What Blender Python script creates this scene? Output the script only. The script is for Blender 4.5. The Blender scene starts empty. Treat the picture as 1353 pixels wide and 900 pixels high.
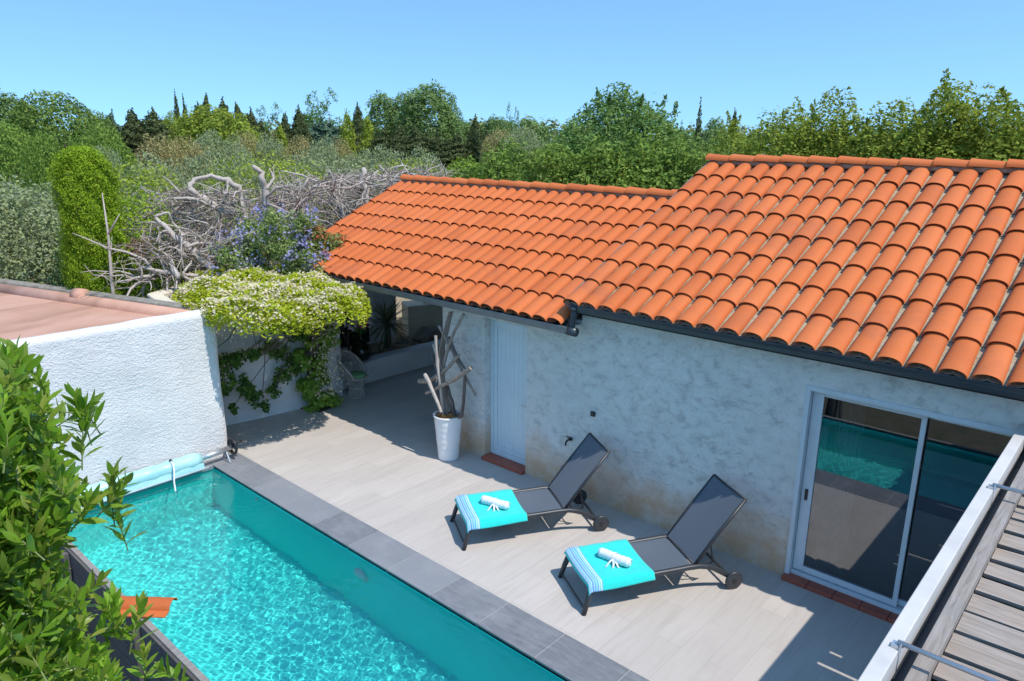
import bpy, math, random
import numpy as np
from mathutils import Vector, Matrix
R = math.radians
sc = bpy.context.scene
# ---------------------------------------------------------------- camera, sky, sun, exposure
CAMPOS = np.array([0.0, 0.0, 5.0]); F = 971.64; PW, PH = 1353, 900
PITCH, ROLL, YAW = .264165333, .00892332837, .729991466
fw = np.array([-math.sin(YAW)*math.cos(PITCH), math.cos(YAW)*math.cos(PITCH), -math.sin(PITCH)])
rt = np.array([math.cos(YAW), math.sin(YAW), 0.0]); up = np.cross(rt, fw)
r2 = math.cos(ROLL)*rt + math.sin(ROLL)*up; u2 = -math.sin(ROLL)*rt + math.cos(ROLL)*up
cam = bpy.data.objects.new('camera', bpy.data.cameras.new('camera'))
sc.collection.objects.link(cam); sc.camera = cam
cam.matrix_world = Matrix([[r2[i], u2[i], -fw[i], CAMPOS[i]] for i in range(3)] + [[0, 0, 0, 1]])
cam.data.sensor_width = 36; cam.data.lens = F/PW*36
cam.data.clip_start = .05; cam.data.clip_end = 5000
SUN = Vector((.584, .045, 1.0)).normalized()
EL = math.asin(SUN.z)
world = bpy.data.worlds.new('World'); sc.world = world; world.use_nodes = True
wn = world.node_tree.nodes; wl = world.node_tree.links
sky = wn.new('ShaderNodeTexSky'); sky.sky_type = 'NISHITA'; sky.sun_disc = False
sky.sun_elevation = EL; sky.sun_rotation = math.atan2(SUN.x, SUN.y)
sky.altitude = 0; sky.air_density = 1.0; sky.dust_density = .4; sky.ozone_density = 2.0
wn['Background'].inputs['Strength'].default_value = .15
tcw = wn.new('ShaderNodeTexCoord'); adw = wn.new('ShaderNodeVectorMath'); adw.operation = 'ADD'; adw.inputs[1].default_value = (0, 0, .16)
nrw = wn.new('ShaderNodeVectorMath'); nrw.operation = 'NORMALIZE'
wl.new(tcw.outputs['Generated'], adw.inputs[0]); mnw = wn.new('ShaderNodeVectorMath'); mnw.operation = 'MINIMUM'; mnw.inputs[1].default_value = (9, 9, .34)
wl.new(adw.outputs[0], mnw.inputs[0]); wl.new(mnw.outputs[0], nrw.inputs[0]); wl.new(nrw.outputs[0], sky.inputs[0])
tnt = wn.new('ShaderNodeMix'); tnt.data_type = 'RGBA'; tnt.blend_type = 'MULTIPLY'; tnt.inputs[0].default_value = 1; tnt.inputs[7].default_value = (.69, .93, 1.02, 1)
wl.new(sky.outputs[0], tnt.inputs[6]); wl.new(tnt.outputs[2], wn['Background'].inputs[0])
sl = bpy.data.lights.new('sun', 'SUN'); sl.energy = 2.8; sl.angle = R(.53); sl.color = (1, .95, .87)
so = bpy.data.objects.new('sun', sl); sc.collection.objects.link(so)
so.rotation_euler = (-SUN).to_track_quat('-Z', 'Y').to_euler()
sl.cycles.is_caustics_light = True
sc.view_settings.view_transform = 'Standard'; sc.view_settings.look = 'None'
sc.view_settings.exposure = .66; sc.view_settings.gamma = 1; sc.view_settings.use_curve_mapping = False
sc.cycles.use_denoising = True; sc.cycles.max_bounces = 8; sc.cycles.transparent_max_bounces = 12
sc.cycles.caustics_refractive = True; sc.cycles.caustics_reflective = False
sc.cycles.sample_clamp_indirect = 6

# ---------------------------------------------------------------- helpers
COL = sc.collection
rng = np.random.default_rng(7); random.seed(7)
def ray(x, y):
    d = fw*F + r2*(x-PW/2) - u2*(y-PH/2); return d/np.linalg.norm(d)
def at(x, y, D):
    """the world point seen towards (x, y) at horizontal distance D"""
    d = ray(x, y); return CAMPOS + d*(D/math.hypot(d[0], d[1]))
def tag(o, label=None, cat=None, group=None, kind=None):
    if label: o['label'] = label
    if cat: o['category'] = cat
    if group: o['group'] = group
    if kind: o['kind'] = kind
    return o
def thing(name, label, cat, loc=(0, 0, 0), rz=0, group=None):
    o = bpy.data.objects.new(name, None); COL.objects.link(o); o.empty_display_size = .1
    o.location = loc; o.rotation_euler = (0, 0, rz); return tag(o, label, cat, group)
def link(name, me, mats, parent=None):
    for m in (mats if isinstance(mats, (list, tuple)) else [mats]): me.materials.append(m)
    o = bpy.data.objects.new(name, me); COL.objects.link(o)
    if parent is not None: o.parent = parent
    return o
def copy_tree(o, parent=None):
    c = o.copy(); COL.objects.link(c); c.parent = parent
    for ch in [x for x in bpy.data.objects if x.parent == o]: copy_tree(ch, c)
    return c
class MB:
    def __init__(s): s.v = []; s.f = []; s.m = []; s.mi = 0
    def add(s, vs, fs):
        b = len(s.v); s.v += [tuple(map(float, v)) for v in vs]; s.f += [tuple(i+b for i in f) for f in fs]; s.m += [s.mi]*len(fs); return s
    def box(s, x0, x1, y0, y1, z0, z1):
        return s.add([(x0,y0,z0),(x1,y0,z0),(x1,y1,z0),(x0,y1,z0),(x0,y0,z1),(x1,y0,z1),(x1,y1,z1),(x0,y1,z1)],
                     [(0,3,2,1),(4,5,6,7),(0,1,5,4),(1,2,6,5),(2,3,7,6),(3,0,4,7)])
    def obox(s, c, ax, ay, az):
        c, ax, ay, az = map(np.array, (c, ax, ay, az))
        return s.add([c+i*ax+j*ay+k*az for k in (-1, 1) for i, j in ((-1,-1),(1,-1),(1,1),(-1,1))],
                     [(0,3,2,1),(4,5,6,7),(0,1,5,4),(1,2,6,5),(2,3,7,6),(3,0,4,7)])
    def prism(s, poly, z0, z1):
        n = len(poly); return s.add([(x, y, z0) for x, y in poly]+[(x, y, z1) for x, y in poly],
            [tuple(range(n-1, -1, -1)), tuple(range(n, 2*n))]+[(i, (i+1) % n, n+(i+1) % n, n+i) for i in range(n)])
    def tube(s, path, rad, n=8, cap=True, flat=1.0):
        P = [np.array(p, float) for p in path]
        if not hasattr(rad, '__len__'): rad = [rad]*len(P)
        vs = []; prev = None
        for i, p in enumerate(P):
            t = P[min(i+1, len(P)-1)]-P[max(i-1, 0)]; t = t/(np.linalg.norm(t)+1e-9)
            if prev is None:
                a = np.array([0, 0, 1.]) if abs(t[2]) < .9 else np.array([1., 0, 0]); u = np.cross(t, a)
            else: u = prev-t*np.dot(prev, t)
            u /= np.linalg.norm(u)+1e-9; prev = u; w = np.cross(t, u)
            for k in range(n):
                a = 2*math.pi*k/n; vs.append(p+rad[i]*(math.cos(a)*u+flat*math.sin(a)*w))
        fs = [(i*n+k, i*n+(k+1) % n, (i+1)*n+(k+1) % n, (i+1)*n+k) for i in range(len(P)-1) for k in range(n)]
        if cap: fs += [tuple(range(n-1, -1, -1)), tuple((len(P)-1)*n+k for k in range(n))]
        return s.add(vs, fs)
    def lathe(s, prof, n=32, c=(0, 0, 0)):
        vs = [(c[0]+r*math.cos(2*math.pi*k/n), c[1]+r*math.sin(2*math.pi*k/n), c[2]+z) for r, z in prof for k in range(n)]
        fs = [(i*n+k, i*n+(k+1) % n, (i+1)*n+(k+1) % n, (i+1)*n+k) for i in range(len(prof)-1) for k in range(n)]
        return s.add(vs, fs)
    def mesh(s, name='m', smooth=False, angle=None):
        me = bpy.data.meshes.new(name); me.from_pydata(s.v, [], s.f)
        for p, m in zip(me.polygons, s.m): p.material_index = m
        if smooth: me.polygons.foreach_set('use_smooth', [True]*len(me.polygons))
        if angle: me.polygons.foreach_set('use_smooth', [True]*len(me.polygons)); me.set_sharp_from_angle(angle=R(angle))
        me.update(); return me
    def build(s, name, mats, parent=None, smooth=False, angle=None, bevel=0):
        o = link(name, s.mesh(name, smooth, angle), mats, parent)
        if bevel:
            b = o.modifiers.new('bevel', 'BEVEL'); b.width = bevel; b.segments = 2; b.limit_method = 'ANGLE'
        return o
def arr_mesh(name, V, faces_n):
    """V (n*faces_n,3): n separate faces with faces_n corners"""
    V = np.asarray(V, np.float32).reshape(-1, 3); nv = len(V); nf = nv//faces_n
    me = bpy.data.meshes.new(name); me.vertices.add(nv); me.vertices.foreach_set('co', V.ravel())
    me.loops.add(nv); me.loops.foreach_set('vertex_index', np.arange(nv, dtype=np.int32))
    me.polygons.add(nf); me.polygons.foreach_set('loop_start', np.arange(0, nv, faces_n, dtype=np.int32))
    me.update(calc_edges=True); me.validate(); return me
def unit(a): return a/(np.linalg.norm(a, axis=-1, keepdims=True)+1e-9)
def leaves(Cc, N, size, asp=.45, T=None, var=.35, rg=rng):
    """rhombic leaves at centres Cc, normals N"""
    n = len(Cc); s = size*(1+var*(rg.random(n)*2-1))[:, None]
    if T is None: T = rg.normal(size=(n, 3))
    T = unit(T-N*np.sum(T*N, 1, keepdims=True)); B = np.cross(N, T)
    return np.stack([Cc-T*s*.5, Cc+B*s*asp*.5-T*s*.05, Cc+T*s*.5, Cc-B*s*asp*.5-T*s*.05], 1)

# ---------------------------------------------------------------- materials
def mat(name):
    m = bpy.data.materials.new(name); m.use_nodes = True; nt = m.node_tree
    return m, nt, nt.nodes['Principled BSDF']
def N_(nt, t, **k):
    n = nt.nodes.new(t)
    for a, b in k.items():
        if a.startswith('i_'): n.inputs[int(a[2:]) if a[2:].isdigit() else a[2:].replace('_', ' ')].default_value = b
        else: setattr(n, a, b)
    return n
def rgb(c): return (c[0], c[1], c[2], 1)
def ramp(nt, stops, fac):
    r = nt.nodes.new('ShaderNodeValToRGB'); e = r.color_ramp.elements
    while len(e) < len(stops): e.new(.5)
    for el, (p, c) in zip(e, stops): el.position = p; el.color = rgb(c)
    nt.links.new(fac, r.inputs[0]); return r.outputs[0]
def coords(nt, scale=(1, 1, 1), rot=(0, 0, 0)):
    t = N_(nt, 'ShaderNodeTexCoord'); m = N_(nt, 'ShaderNodeMapping'); m.inputs['Scale'].default_value = scale; m.inputs['Rotation'].default_value = rot
    nt.links.new(t.outputs['Object'], m.inputs[0]); return m.outputs[0]
def noise(nt, vec, scale, detail=6, rough=.6, dist=0):
    n = N_(nt, 'ShaderNodeTexNoise'); n.inputs['Scale'].default_value = scale; n.inputs['Detail'].default_value = detail
    n.inputs['Roughness'].default_value = rough; n.inputs['Distortion'].default_value = dist
    nt.links.new(vec, n.inputs['Vector']); return n.outputs['Fac']
def bump(nt, p, h, strength=.3, dist=.01):
    b = N_(nt, 'ShaderNodeBump'); b.inputs['Strength'].default_value = strength; b.inputs['Distance'].default_value = dist
    nt.links.new(h, b.inputs['Height']); nt.links.new(b.outputs[0], p.inputs['Normal'])
def mix(nt, f, a, b, mode='MIX'):
    m = N_(nt, 'ShaderNodeMix', data_type='RGBA', blend_type=mode)
    for s, v in ((0, f), (6, a), (7, b)):
        if isinstance(v, (int, float)): m.inputs[s].default_value = v
        elif isinstance(v, tuple): m.inputs[s].default_value = rgb(v)
        else: nt.links.new(v, m.inputs[s])
    return m.outputs[2]
def island(nt): return N_(nt, 'ShaderNodeNewGeometry').outputs['Random Per Island']
def simple(name, c, rough=.6, metal=0, var=.12, scale=8, bs=.15, bd=.004, c2=None):
    m, nt, p = mat(name); v = coords(nt); n = noise(nt, v, scale)
    c2 = c2 or tuple(x*(1-var*2) for x in c)
    nt.links.new(ramp(nt, [(.3, c2), (.7, c)], n), p.inputs['Base Color'])
    p.inputs['Roughness'].default_value = rough; p.inputs['Metallic'].default_value = metal
    if bs: bump(nt, p, noise(nt, v, scale*6), bs, bd)
    return m
def foliage(name, cols, trans=.3, rough=.65, gloss=.12):
    cols = [tuple(min(.9, x*k) if max(c) < .3 else x for x, k in zip(c, (2.15, 2.0, 1.5))) for c in cols]
    m, nt, p = mat(name); v = coords(nt)
    c = ramp(nt, [(i/(len(cols)-1), c) for i, c in enumerate(cols)], island(nt))
    n = noise(nt, v, 1.3, 3)
    c = mix(nt, ramp(nt, [(.35, (0, 0, 0)), (.7, (.5, .5, .5))], n), c, tuple(x*.62 for x in cols[0]))
    nt.links.new(c, p.inputs['Base Color']); p.inputs['Roughness'].default_value = rough
    p.inputs['Specular IOR Level'].default_value = gloss
    t = N_(nt, 'ShaderNodeBsdfTranslucent'); hs = N_(nt, 'ShaderNodeHueSaturation'); hs.inputs['Value'].default_value = 1.35; hs.inputs['Hue'].default_value = .485
    nt.links.new(c, hs.inputs['Color']); nt.links.new(hs.outputs[0], t.inputs[0])
    mx = N_(nt, 'ShaderNodeMixShader'); mx.inputs[0].default_value = trans
    nt.links.new(p.outputs[0], mx.inputs[1]); nt.links.new(t.outputs[0], mx.inputs[2])
    nt.links.new(mx.outputs[0], nt.nodes['Material Output'].inputs[0]); return m
M = {}
M['ground'] = simple('dry_grass', (.22, .19, .09), .95, scale=.35, c2=(.09, .11, .035), bs=.4, bd=.05)
M['soil'] = simple('garden_soil', (.12, .09, .06), .95, scale=3, c2=(.05, .06, .03), bs=.5, bd=.03)
def m_patio():
    m, nt, p = mat('patio_tiles'); v = coords(nt)
    g = noise(nt, coords(nt, (5, .5, 1), (0, 0, R(8))), 3.2, 8, .62, .4); w = noise(nt, v, .6, 4)
    b = N_(nt, 'ShaderNodeTexBrick', offset=.5); b.inputs['Scale'].default_value = 1
    b.inputs['Brick Width'].default_value = 1.2; b.inputs['Row Height'].default_value = .3; b.inputs['Mortar Size'].default_value = .003
    b.inputs['Color1'].default_value = (.35, .35, .35, 1); b.inputs['Color2'].default_value = (.65, .65, .65, 1); b.inputs['Mortar'].default_value = (.5, .5, .5, 1)
    nt.links.new(coords(nt, (1, 1, 1), (0, 0, R(90))), b.inputs['Vector'])
    c = ramp(nt, [(.25, (.44, .39, .35)), (.5, (.49, .44, .40)), (.75, (.52, .47, .43))], g)
    c = mix(nt, .16, c, b.outputs['Color'], 'OVERLAY')
    c = mix(nt, ramp(nt, [(.42, (0, 0, 0)), (.75, (.35, .35, .35))], w), c, (.42, .375, .335))
    mf = N_(nt, 'ShaderNodeMath', operation='MULTIPLY'); mf.inputs[1].default_value = .6; nt.links.new(b.outputs['Fac'], mf.inputs[0]); c = mix(nt, mf.outputs[0], c, (.33, .305, .28))
    nt.links.new(c, p.inputs['Base Color']); p.inputs['Roughness'].default_value = .62; p.inputs['Specular IOR Level'].default_value = .3
    bump(nt, p, g, .15, .002); return m
M['patio'] = m_patio()
def m_coping():
    m, nt, p = mat('slate_coping'); v = coords(nt)
    g = noise(nt, coords(nt, (1, 5, 1)), 4, 8, .7, .5); n2 = noise(nt, v, 2.2, 5)
    c = ramp(nt, [(.25, (.10, .105, .12)), (.55, (.17, .175, .19)), (.8, (.26, .26, .27))], g)
    c = mix(nt, ramp(nt, [(0, (.0, .0, .0)), (1, (.8, .8, .8))], island(nt)), c, (.25, .255, .27))
    c = mix(nt, ramp(nt, [(.5, (0, 0, 0)), (.75, (.6, .6, .6))], n2), c, (.30, .30, .31))
    nt.links.new(c, p.inputs['Base Color']); p.inputs['Roughness'].default_value = .6
    bump(nt, p, g, .25, .003); return m
M['coping'] = m_coping(); M['grout'] = simple('pale_grout', (.42, .41, .40), .9)
def m_white(name, c=(.80, .77, .75), big=38, strength=1.0):
    m, nt, p = mat(name); v = coords(nt)
    a = noise(nt, v, big, 6, .65, .3); w = noise(nt, v, 1.2, 5)
    h = noise(nt, coords(nt, (1, .55, 1.2), (R(12), 0, 0)), 17, 6, .65, .7)
    nt.links.new(ramp(nt, [(.35, tuple(x*.88 for x in c)), (.6, c)], w), p.inputs['Base Color']); p.inputs['Roughness'].default_value = .9
    ad = N_(nt, 'ShaderNodeMath', operation='ADD'); nt.links.new(a, ad.inputs[0]); nt.links.new(h, ad.inputs[1])
    bump(nt, p, ad.outputs[0], strength, .02); return m
M['white'] = m_white('rough_white_render')
M['cream'] = m_white('cream_render', (.70, .62, .48), 14, .5)
def m_facade():
    m, nt, p = mat('mottled_facade_render'); v = coords(nt)
    a = noise(nt, coords(nt, (1, 1, 1.4), (0, R(35), 0)), 4.5, 12, .78, .5)
    b = noise(nt, coords(nt, (1, 1, 1.8), (0, R(-30), 0)), 6, 12, .82, .8); big = noise(nt, v, .7, 4)
    c = ramp(nt, [(.36, (.47, .455, .43)), (.48, (.66, .65, .61)), (.64, (.75, .74, .70))], a)
    c = mix(nt, ramp(nt, [(.54, (0, 0, 0)), (.66, (.75, .75, .75))], b), c, (.24, .24, .22))
    c = mix(nt, ramp(nt, [(.45, (0, 0, 0)), (.7, (.45, .45, .45))], big), c, (.62, .60, .56))
    # patchy warm tan tint, stronger towards the foot of the wall
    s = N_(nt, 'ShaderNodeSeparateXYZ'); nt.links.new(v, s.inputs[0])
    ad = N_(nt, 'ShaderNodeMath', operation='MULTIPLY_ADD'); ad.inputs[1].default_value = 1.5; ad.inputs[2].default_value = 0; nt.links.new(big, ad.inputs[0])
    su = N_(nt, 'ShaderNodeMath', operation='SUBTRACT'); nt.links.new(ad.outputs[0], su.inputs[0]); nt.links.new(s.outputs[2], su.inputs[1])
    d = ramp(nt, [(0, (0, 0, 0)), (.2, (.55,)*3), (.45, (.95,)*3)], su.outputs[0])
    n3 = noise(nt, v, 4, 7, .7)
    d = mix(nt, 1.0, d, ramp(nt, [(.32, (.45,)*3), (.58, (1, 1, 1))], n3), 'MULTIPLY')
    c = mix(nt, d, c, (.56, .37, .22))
    nt.links.new(c, p.inputs['Base Color']); p.inputs['Roughness'].default_value = .92
    bump(nt, p, a, 1.0, .022); return m
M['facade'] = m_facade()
def m_tile(name, lich=.25):
    m, nt, p = mat(name); v = coords(nt)
    c = ramp(nt, [(0, (.46, .105, .026)), (.2, (.53, .125, .030)), (.75, (.575, .142, .036)), (1, (.60, .160, .048))], island(nt))
    n = noise(nt, v, 2.5, 6, .65); n2 = noise(nt, v, 26, 5, .7)
    c = mix(nt, ramp(nt, [(.35, (0, 0, 0)), (.75, (.45, .45, .45))], n), c, (.58, .165, .055))
    c = mix(nt, ramp(nt, [(.55, (0, 0, 0)), (.68, (lich*1.5,)*3)], n2), c, (.33, .14, .08))
    n4 = noise(nt, v, .9, 5, .7, .6)
    c = mix(nt, ramp(nt, [(.52, (0, 0, 0)), (.70, (.5,)*3)], n4), c, (.36, .105, .05))
    nt.links.new(c, p.inputs['Base Color']); p.inputs['Roughness'].default_value = .75; p.inputs['Specular IOR Level'].default_value = .25
    bump(nt, p, n2, .2, .003); return m
M['tile'] = m_tile('terracotta_tile')
def m_channel(name, cols):
    m, nt, p = mat(name); v = coords(nt); n = noise(nt, v, 20, 8, .75)
    nt.links.new(ramp(nt, cols, n), p.inputs['Base Color']); p.inputs['Roughness'].default_value = .95
    bump(nt, p, n, .8, .02); return m
M['channel'] = m_channel('lichened_channel', [(.3, (.20, .16, .11)), (.45, (.40, .32, .21)), (.6, (.46, .40, .30)), (.74, (.50, .24, .11))])
M['channel_low'] = m_channel('dusty_channel', [(.35, (.18, .10, .06)), (.55, (.45, .22, .11)), (.75, (.55, .24, .10))])
M['mortar'] = simple('ridge_mortar', (.46, .30, .22), .95, scale=14, c2=(.22, .13, .10), bs=.8, bd=.02)
M['dark'] = simple('dark_void', (.012, .012, .013), .8, bs=0)
M['gutter'] = simple('anthracite_gutter', (.055, .066, .078), .35, .3, .1, bs=0)
M['gutter_light'] = simple('grey_gutter', (.20, .205, .21), .4, .3, .1, bs=0)
M['alu'] = simple('aluminium', (.62, .63, .65), .35, .75, .08, bs=0)
M['frame'] = simple('pale_frame_paint', (.60, .64, .67), .35, 0, .05, bs=0)
M['beam'] = simple('pale_beam_paint', (.60, .575, .55), .6, 0, .1, scale=3, bs=.1)
M['door'] = simple('door_paint', (.62, .72, .76), .4, 0, .03, bs=0)
M['sill'] = simple('red_sill_tile', (.42, .10, .055), .5, 0, .2, scale=5, c2=(.30, .07, .04))
M['black'] = simple('black_plastic', (.02, .02, .022), .45, bs=0)
M['charcoal'] = simple('charcoal_metal', (.045, .048, .055), .42, .2, .1, bs=0)
def m_mesh():
    m, nt, p = mat('charcoal_sling'); v = coords(nt)
    w = N_(nt, 'ShaderNodeTexChecker'); w.inputs['Scale'].default_value = 260; nt.links.new(v, w.inputs[0])
    nt.links.new(mix(nt, w.outputs['Fac'], (.070, .088, .115), (.110, .130, .162)), p.inputs['Base Color'])
    p.inputs['Roughness'].default_value = .55; p.inputs['Sheen Weight'].default_value = .15
    tr = N_(nt, 'ShaderNodeBsdfTransparent'); mx = N_(nt, 'ShaderNodeMixShader'); mx.inputs[0].default_value = .02
    nt.links.new(p.outputs[0], mx.inputs[1]); nt.links.new(tr.outputs[0], mx.inputs[2]); nt.links.new(mx.outputs[0], nt.nodes['Material Output'].inputs[0])
    return m
M['sling'] = m_mesh()
def m_towel():
    m, nt, p = mat('turquoise_towel'); v = coords(nt)
    s = N_(nt, 'ShaderNodeSeparateXYZ'); nt.links.new(v, s.inputs[0])
    r = nt.nodes.new('ShaderNodeValToRGB'); r.color_ramp.interpolation = 'CONSTANT'
    mr = N_(nt, 'ShaderNodeMapRange'); mr.inputs[1].default_value = -.05; mr.inputs[2].default_value = .95; nt.links.new(s.outputs[1], mr.inputs[0])
    tq = (.012, .62, .56); wh = (.50, .68, .82); bl = (.10, .30, .62); sb = (.22, .55, .75)
    st = [(0, tq), (.02, wh), (.035, sb), (.05, wh), (.058, bl), (.075, wh), (.083, bl), (.095, sb), (.118, bl), (.13, wh), (.138, sb), (.16, wh), (.175, bl), (.182, tq)]
    e = r.color_ramp.elements
    while len(e) < len(st): e.new(.5)
    for el, (a, c) in zip(e, st): el.position = a; el.color = rgb(c)
    nt.links.new(mr.outputs[0], r.inputs[0]); n = noise(nt, v, 160, 3)
    nt.links.new(mix(nt, .25, r.outputs[0], ramp(nt, [(.3, (.3,)*3), (.7, (.75,)*3)], noise(nt, v, 7, 5)), 'OVERLAY'), p.inputs['Base Color'])
    p.inputs['Roughness'].default_value = .95; p.inputs['Sheen Weight'].default_value = .3; bump(nt, p, n, .6, .004); return m
M['towel'] = m_towel()
M['terry'] = simple('white_terry', (.82, .82, .84), .95, 0, .06, scale=30, bs=.7, bd=.006)
def m_wood(name, cols, ax=0, scale=3):
    m, nt, p = mat(name); s = [14, 14, 14]; s[ax] = 1.0
    g = noise(nt, coords(nt, tuple(s)), scale, 8, .68, .6); n = noise(nt, coords(nt), 1.7, 4)
    c = ramp(nt, [(.28, cols[0]), (.5, cols[1]), (.72, cols[2])], g)
    c = mix(nt, ramp(nt, [(0, (0, 0, 0)), (1, (.5,)*3)], island(nt)), c, tuple(x*.7 for x in cols[1]))
    c = mix(nt, ramp(nt, [(.4, (0, 0, 0)), (.7, (.4,)*3)], n), c, cols[3])
    nt.links.new(c, p.inputs['Base Color']); p.inputs['Roughness'].default_value = .85; bump(nt, p, g, .5, .006); return m
M['slat'] = m_wood('weathered_slat', [(.13, .10, .085), (.32, .27, .23), (.47, .42, .38), (.36, .24, .16)], 0)
M['rafter'] = m_wood('weathered_rafter', [(.14, .12, .11), (.27, .245, .225), (.38, .35, .33), (.28, .21, .16)], 1)
M['clad'] = m_wood('grey_cladding', [(.055, .05, .048), (.11, .10, .095), (.17, .155, .145), (.13, .10, .08)], 0)
M['drift'] = m_wood('driftwood', [(.14, .10, .075), (.33, .26, .21), (.50, .43, .36), (.26, .15, .09)], 2)
M['driftdark'] = m_wood('dark_driftwood', [(.05, .04, .038), (.13, .10, .09), (.24, .20, .18), (.16, .10, .07)], 2)
M['deadlimb'] = m_wood('bleached_dead_wood', [(.24, .19, .155), (.48, .41, .355), (.66, .59, .52), (.40, .31, .24)], 2)
def m_twig():
    m, nt, p = mat('dead_twigs'); nt.links.new(ramp(nt, [(0, (.12, .085, .065)), (.5, (.30, .24, .20)), (1, (.52, .45, .39))], island(nt)), p.inputs['Base Color']); p.inputs['Roughness'].default_value = .9; return m
M['twig'] = m_twig()
M['bark'] = simple('bark', (.16, .12, .09), .95, scale=6, c2=(.07, .055, .04), bs=.8, bd=.02)
M['pot'] = simple('glazed_white_pot', (.82, .81, .79), .35, 0, .03, scale=2, bs=.0)
M['chips'] = simple('orange_wood_chips', (.50, .24, .08), .8, 0, .3, scale=9)
M['wicker'] = simple('grey_wicker', (.56, .49, .42), .8, 0, .25, scale=30)
M['cushion'] = simple('green_cushion', (.20, .42, .17), .9, 0, .1, scale=5)
M['demijohn'] = simple('dark_green_glass', (.012, .022, .014), .06, 0, .1, bs=0)
M['gravel'] = simple('gravel', (.50, .40, .27), .95, scale=12, c2=(.10, .07, .045), bs=1, bd=.05)
M['rock'] = simple('rock', (.30, .25, .19), .9, scale=5, c2=(.12, .10, .08), bs=.8, bd=.03)
def m_membrane():
    m, nt, p = mat('roof_membrane'); v = coords(nt); n = noise(nt, coords(nt, (1, .35, 1), (0, 0, R(-15))), 1.1, 6, .6, .8); n2 = noise(nt, v, 6, 6)
    c = ramp(nt, [(.3, (.36, .19, .12)), (.5, (.52, .285, .20)), (.75, (.60, .36, .27))], n)
    c = mix(nt, ramp(nt, [(.5, (0, 0, 0)), (.8, (.4,)*3)], n2), c, (.42, .27, .19))
    nt.links.new(c, p.inputs['Base Color']); p.inputs['Roughness'].default_value = .7; bump(nt, p, n, .4, .05); return m
M['membrane'] = m_membrane()
M['parapet'] = simple('weathered_concrete', (.34, .31, .26), .95, scale=8, c2=(.17, .15, .12), bs=.8, bd=.02)
M['liner'] = simple('pool_liner', (.07, .82, .76), .7, 0, .02, scale=1.2, c2=(.055, .78, .72), bs=0)
def m_water():
    m, nt, p = mat('pool_water'); nt.nodes.remove(p)
    g = N_(nt, 'ShaderNodeBsdfGlass'); g.inputs['Roughness'].default_value = 0; g.inputs['IOR'].default_value = 1.33; g.inputs['Color'].default_value = (.93, 1, 1, 1)
    nt.links.new(g.outputs[0], nt.nodes['Material Output'].inputs[0]); return m
M['water'] = m_water()
def m_cover():
    m, nt, p = mat('bubble_cover'); v = coords(nt)
    n = noise(nt, coords(nt, (1, .15, 1)), 9, 4)
    nt.links.new(ramp(nt, [(.35, (.30, .58, .60)), (.65, (.44, .70, .71))], n), p.inputs['Base Color']); p.inputs['Roughness'].default_value = .3
    vo = N_(nt, 'ShaderNodeTexVoronoi'); vo.inputs['Scale'].default_value = 60; nt.links.new(v, vo.inputs[0]); bump(nt, p, vo.outputs[0], .2, .004)
    return m
M['cover'] = m_cover()
def m_pane():
    m, nt, p = mat('window_glass'); nt.nodes.remove(p)
    tr = N_(nt, 'ShaderNodeBsdfTransparent'); tr.inputs[0].default_value = (.45, .50, .52, 1)
    gl = N_(nt, 'ShaderNodeBsdfGlossy'); gl.inputs['Roughness'].default_value = 0; gl.inputs[0].default_value = (.9, .95, 1, 1)
    fr = N_(nt, 'ShaderNodeFresnel'); fr.inputs[0].default_value = 2.6
    mx = N_(nt, 'ShaderNodeMixShader'); nt.links.new(fr.outputs[0], mx.inputs[0]); nt.links.new(tr.outputs[0], mx.inputs[1]); nt.links.new(gl.outputs[0], mx.inputs[2])
    nt.links.new(mx.outputs[0], nt.nodes['Material Output'].inputs[0]); return m
M['pane'] = m_pane()
M['curtain'] = simple('net_curtain', (.7, .72, .74), .9, bs=0)
M['room'] = simple('room_wall', (.30, .30, .30), .9, bs=0)
M['roomfloor'] = simple('room_floor', (.20, .19, .18), .5, bs=0)
# foliage palettes (real leaf albedos)
G = {}
G['hedge'] = foliage('broad_green', [(.045, .085, .018), (.085, .145, .03), (.14, .20, .055)])
G['bright'] = foliage('willow_green', [(.07, .105, .018), (.12, .165, .028), (.20, .245, .055)], .35)
G['tall'] = foliage('ash_green', [(.04, .085, .025), (.075, .135, .04), (.14, .21, .085)])
G['conifer'] = foliage('dark_conifer', [(.025, .038, .018), (.045, .065, .03), (.085, .095, .05)], .15)
G['bluecon'] = foliage('blue_conifer', [(.03, .06, .05), (.05, .09, .075), (.085, .125, .10)], .12)
G['olive'] = foliage('olive_grey', [(.10, .13, .07), (.17, .205, .12), (.30, .34, .235)], .25)
G['olivebrown'] = foliage('olive_brown', [(.11, .10, .05), (.17, .155, .08), (.24, .225, .13)], .2)
G['pine'] = foliage('pine_green', [(.04, .075, .018), (.07, .12, .03), (.13, .175, .05)], .2)
G['poplar'] = foliage('poplar_green', [(.06, .11, .045), (.09, .15, .06), (.15, .21, .10)], .3)
G['lime'] = foliage('lime_shrub', [(.09, .13, .02), (.15, .20, .03), (.24, .28, .06)], .35)
G['cypress'] = foliage('clipped_cypress', [(.07, .13, .010), (.12, .20, .015), (.20, .27, .03)], .35)
G['laurel'] = foliage('laurel', [(.05, .12, .012), (.09, .18, .018), (.14, .25, .028), (.24, .35, .05), (.34, .38, .06)], .42, .35, .55)
G['jasmine'] = foliage('jasmine_leaf', [(.20, .28, .02), (.42, .46, .03), (.62, .60, .08)], .35)
G['ivy'] = foliage('dark_vine', [(.03, .07, .02), (.05, .11, .03), (.10, .17, .04)], .3)
G['bloom'] = foliage('jasmine_flower', [(.68, .58, .36), (.76, .67, .47), (.80, .74, .60)], .3)
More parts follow.
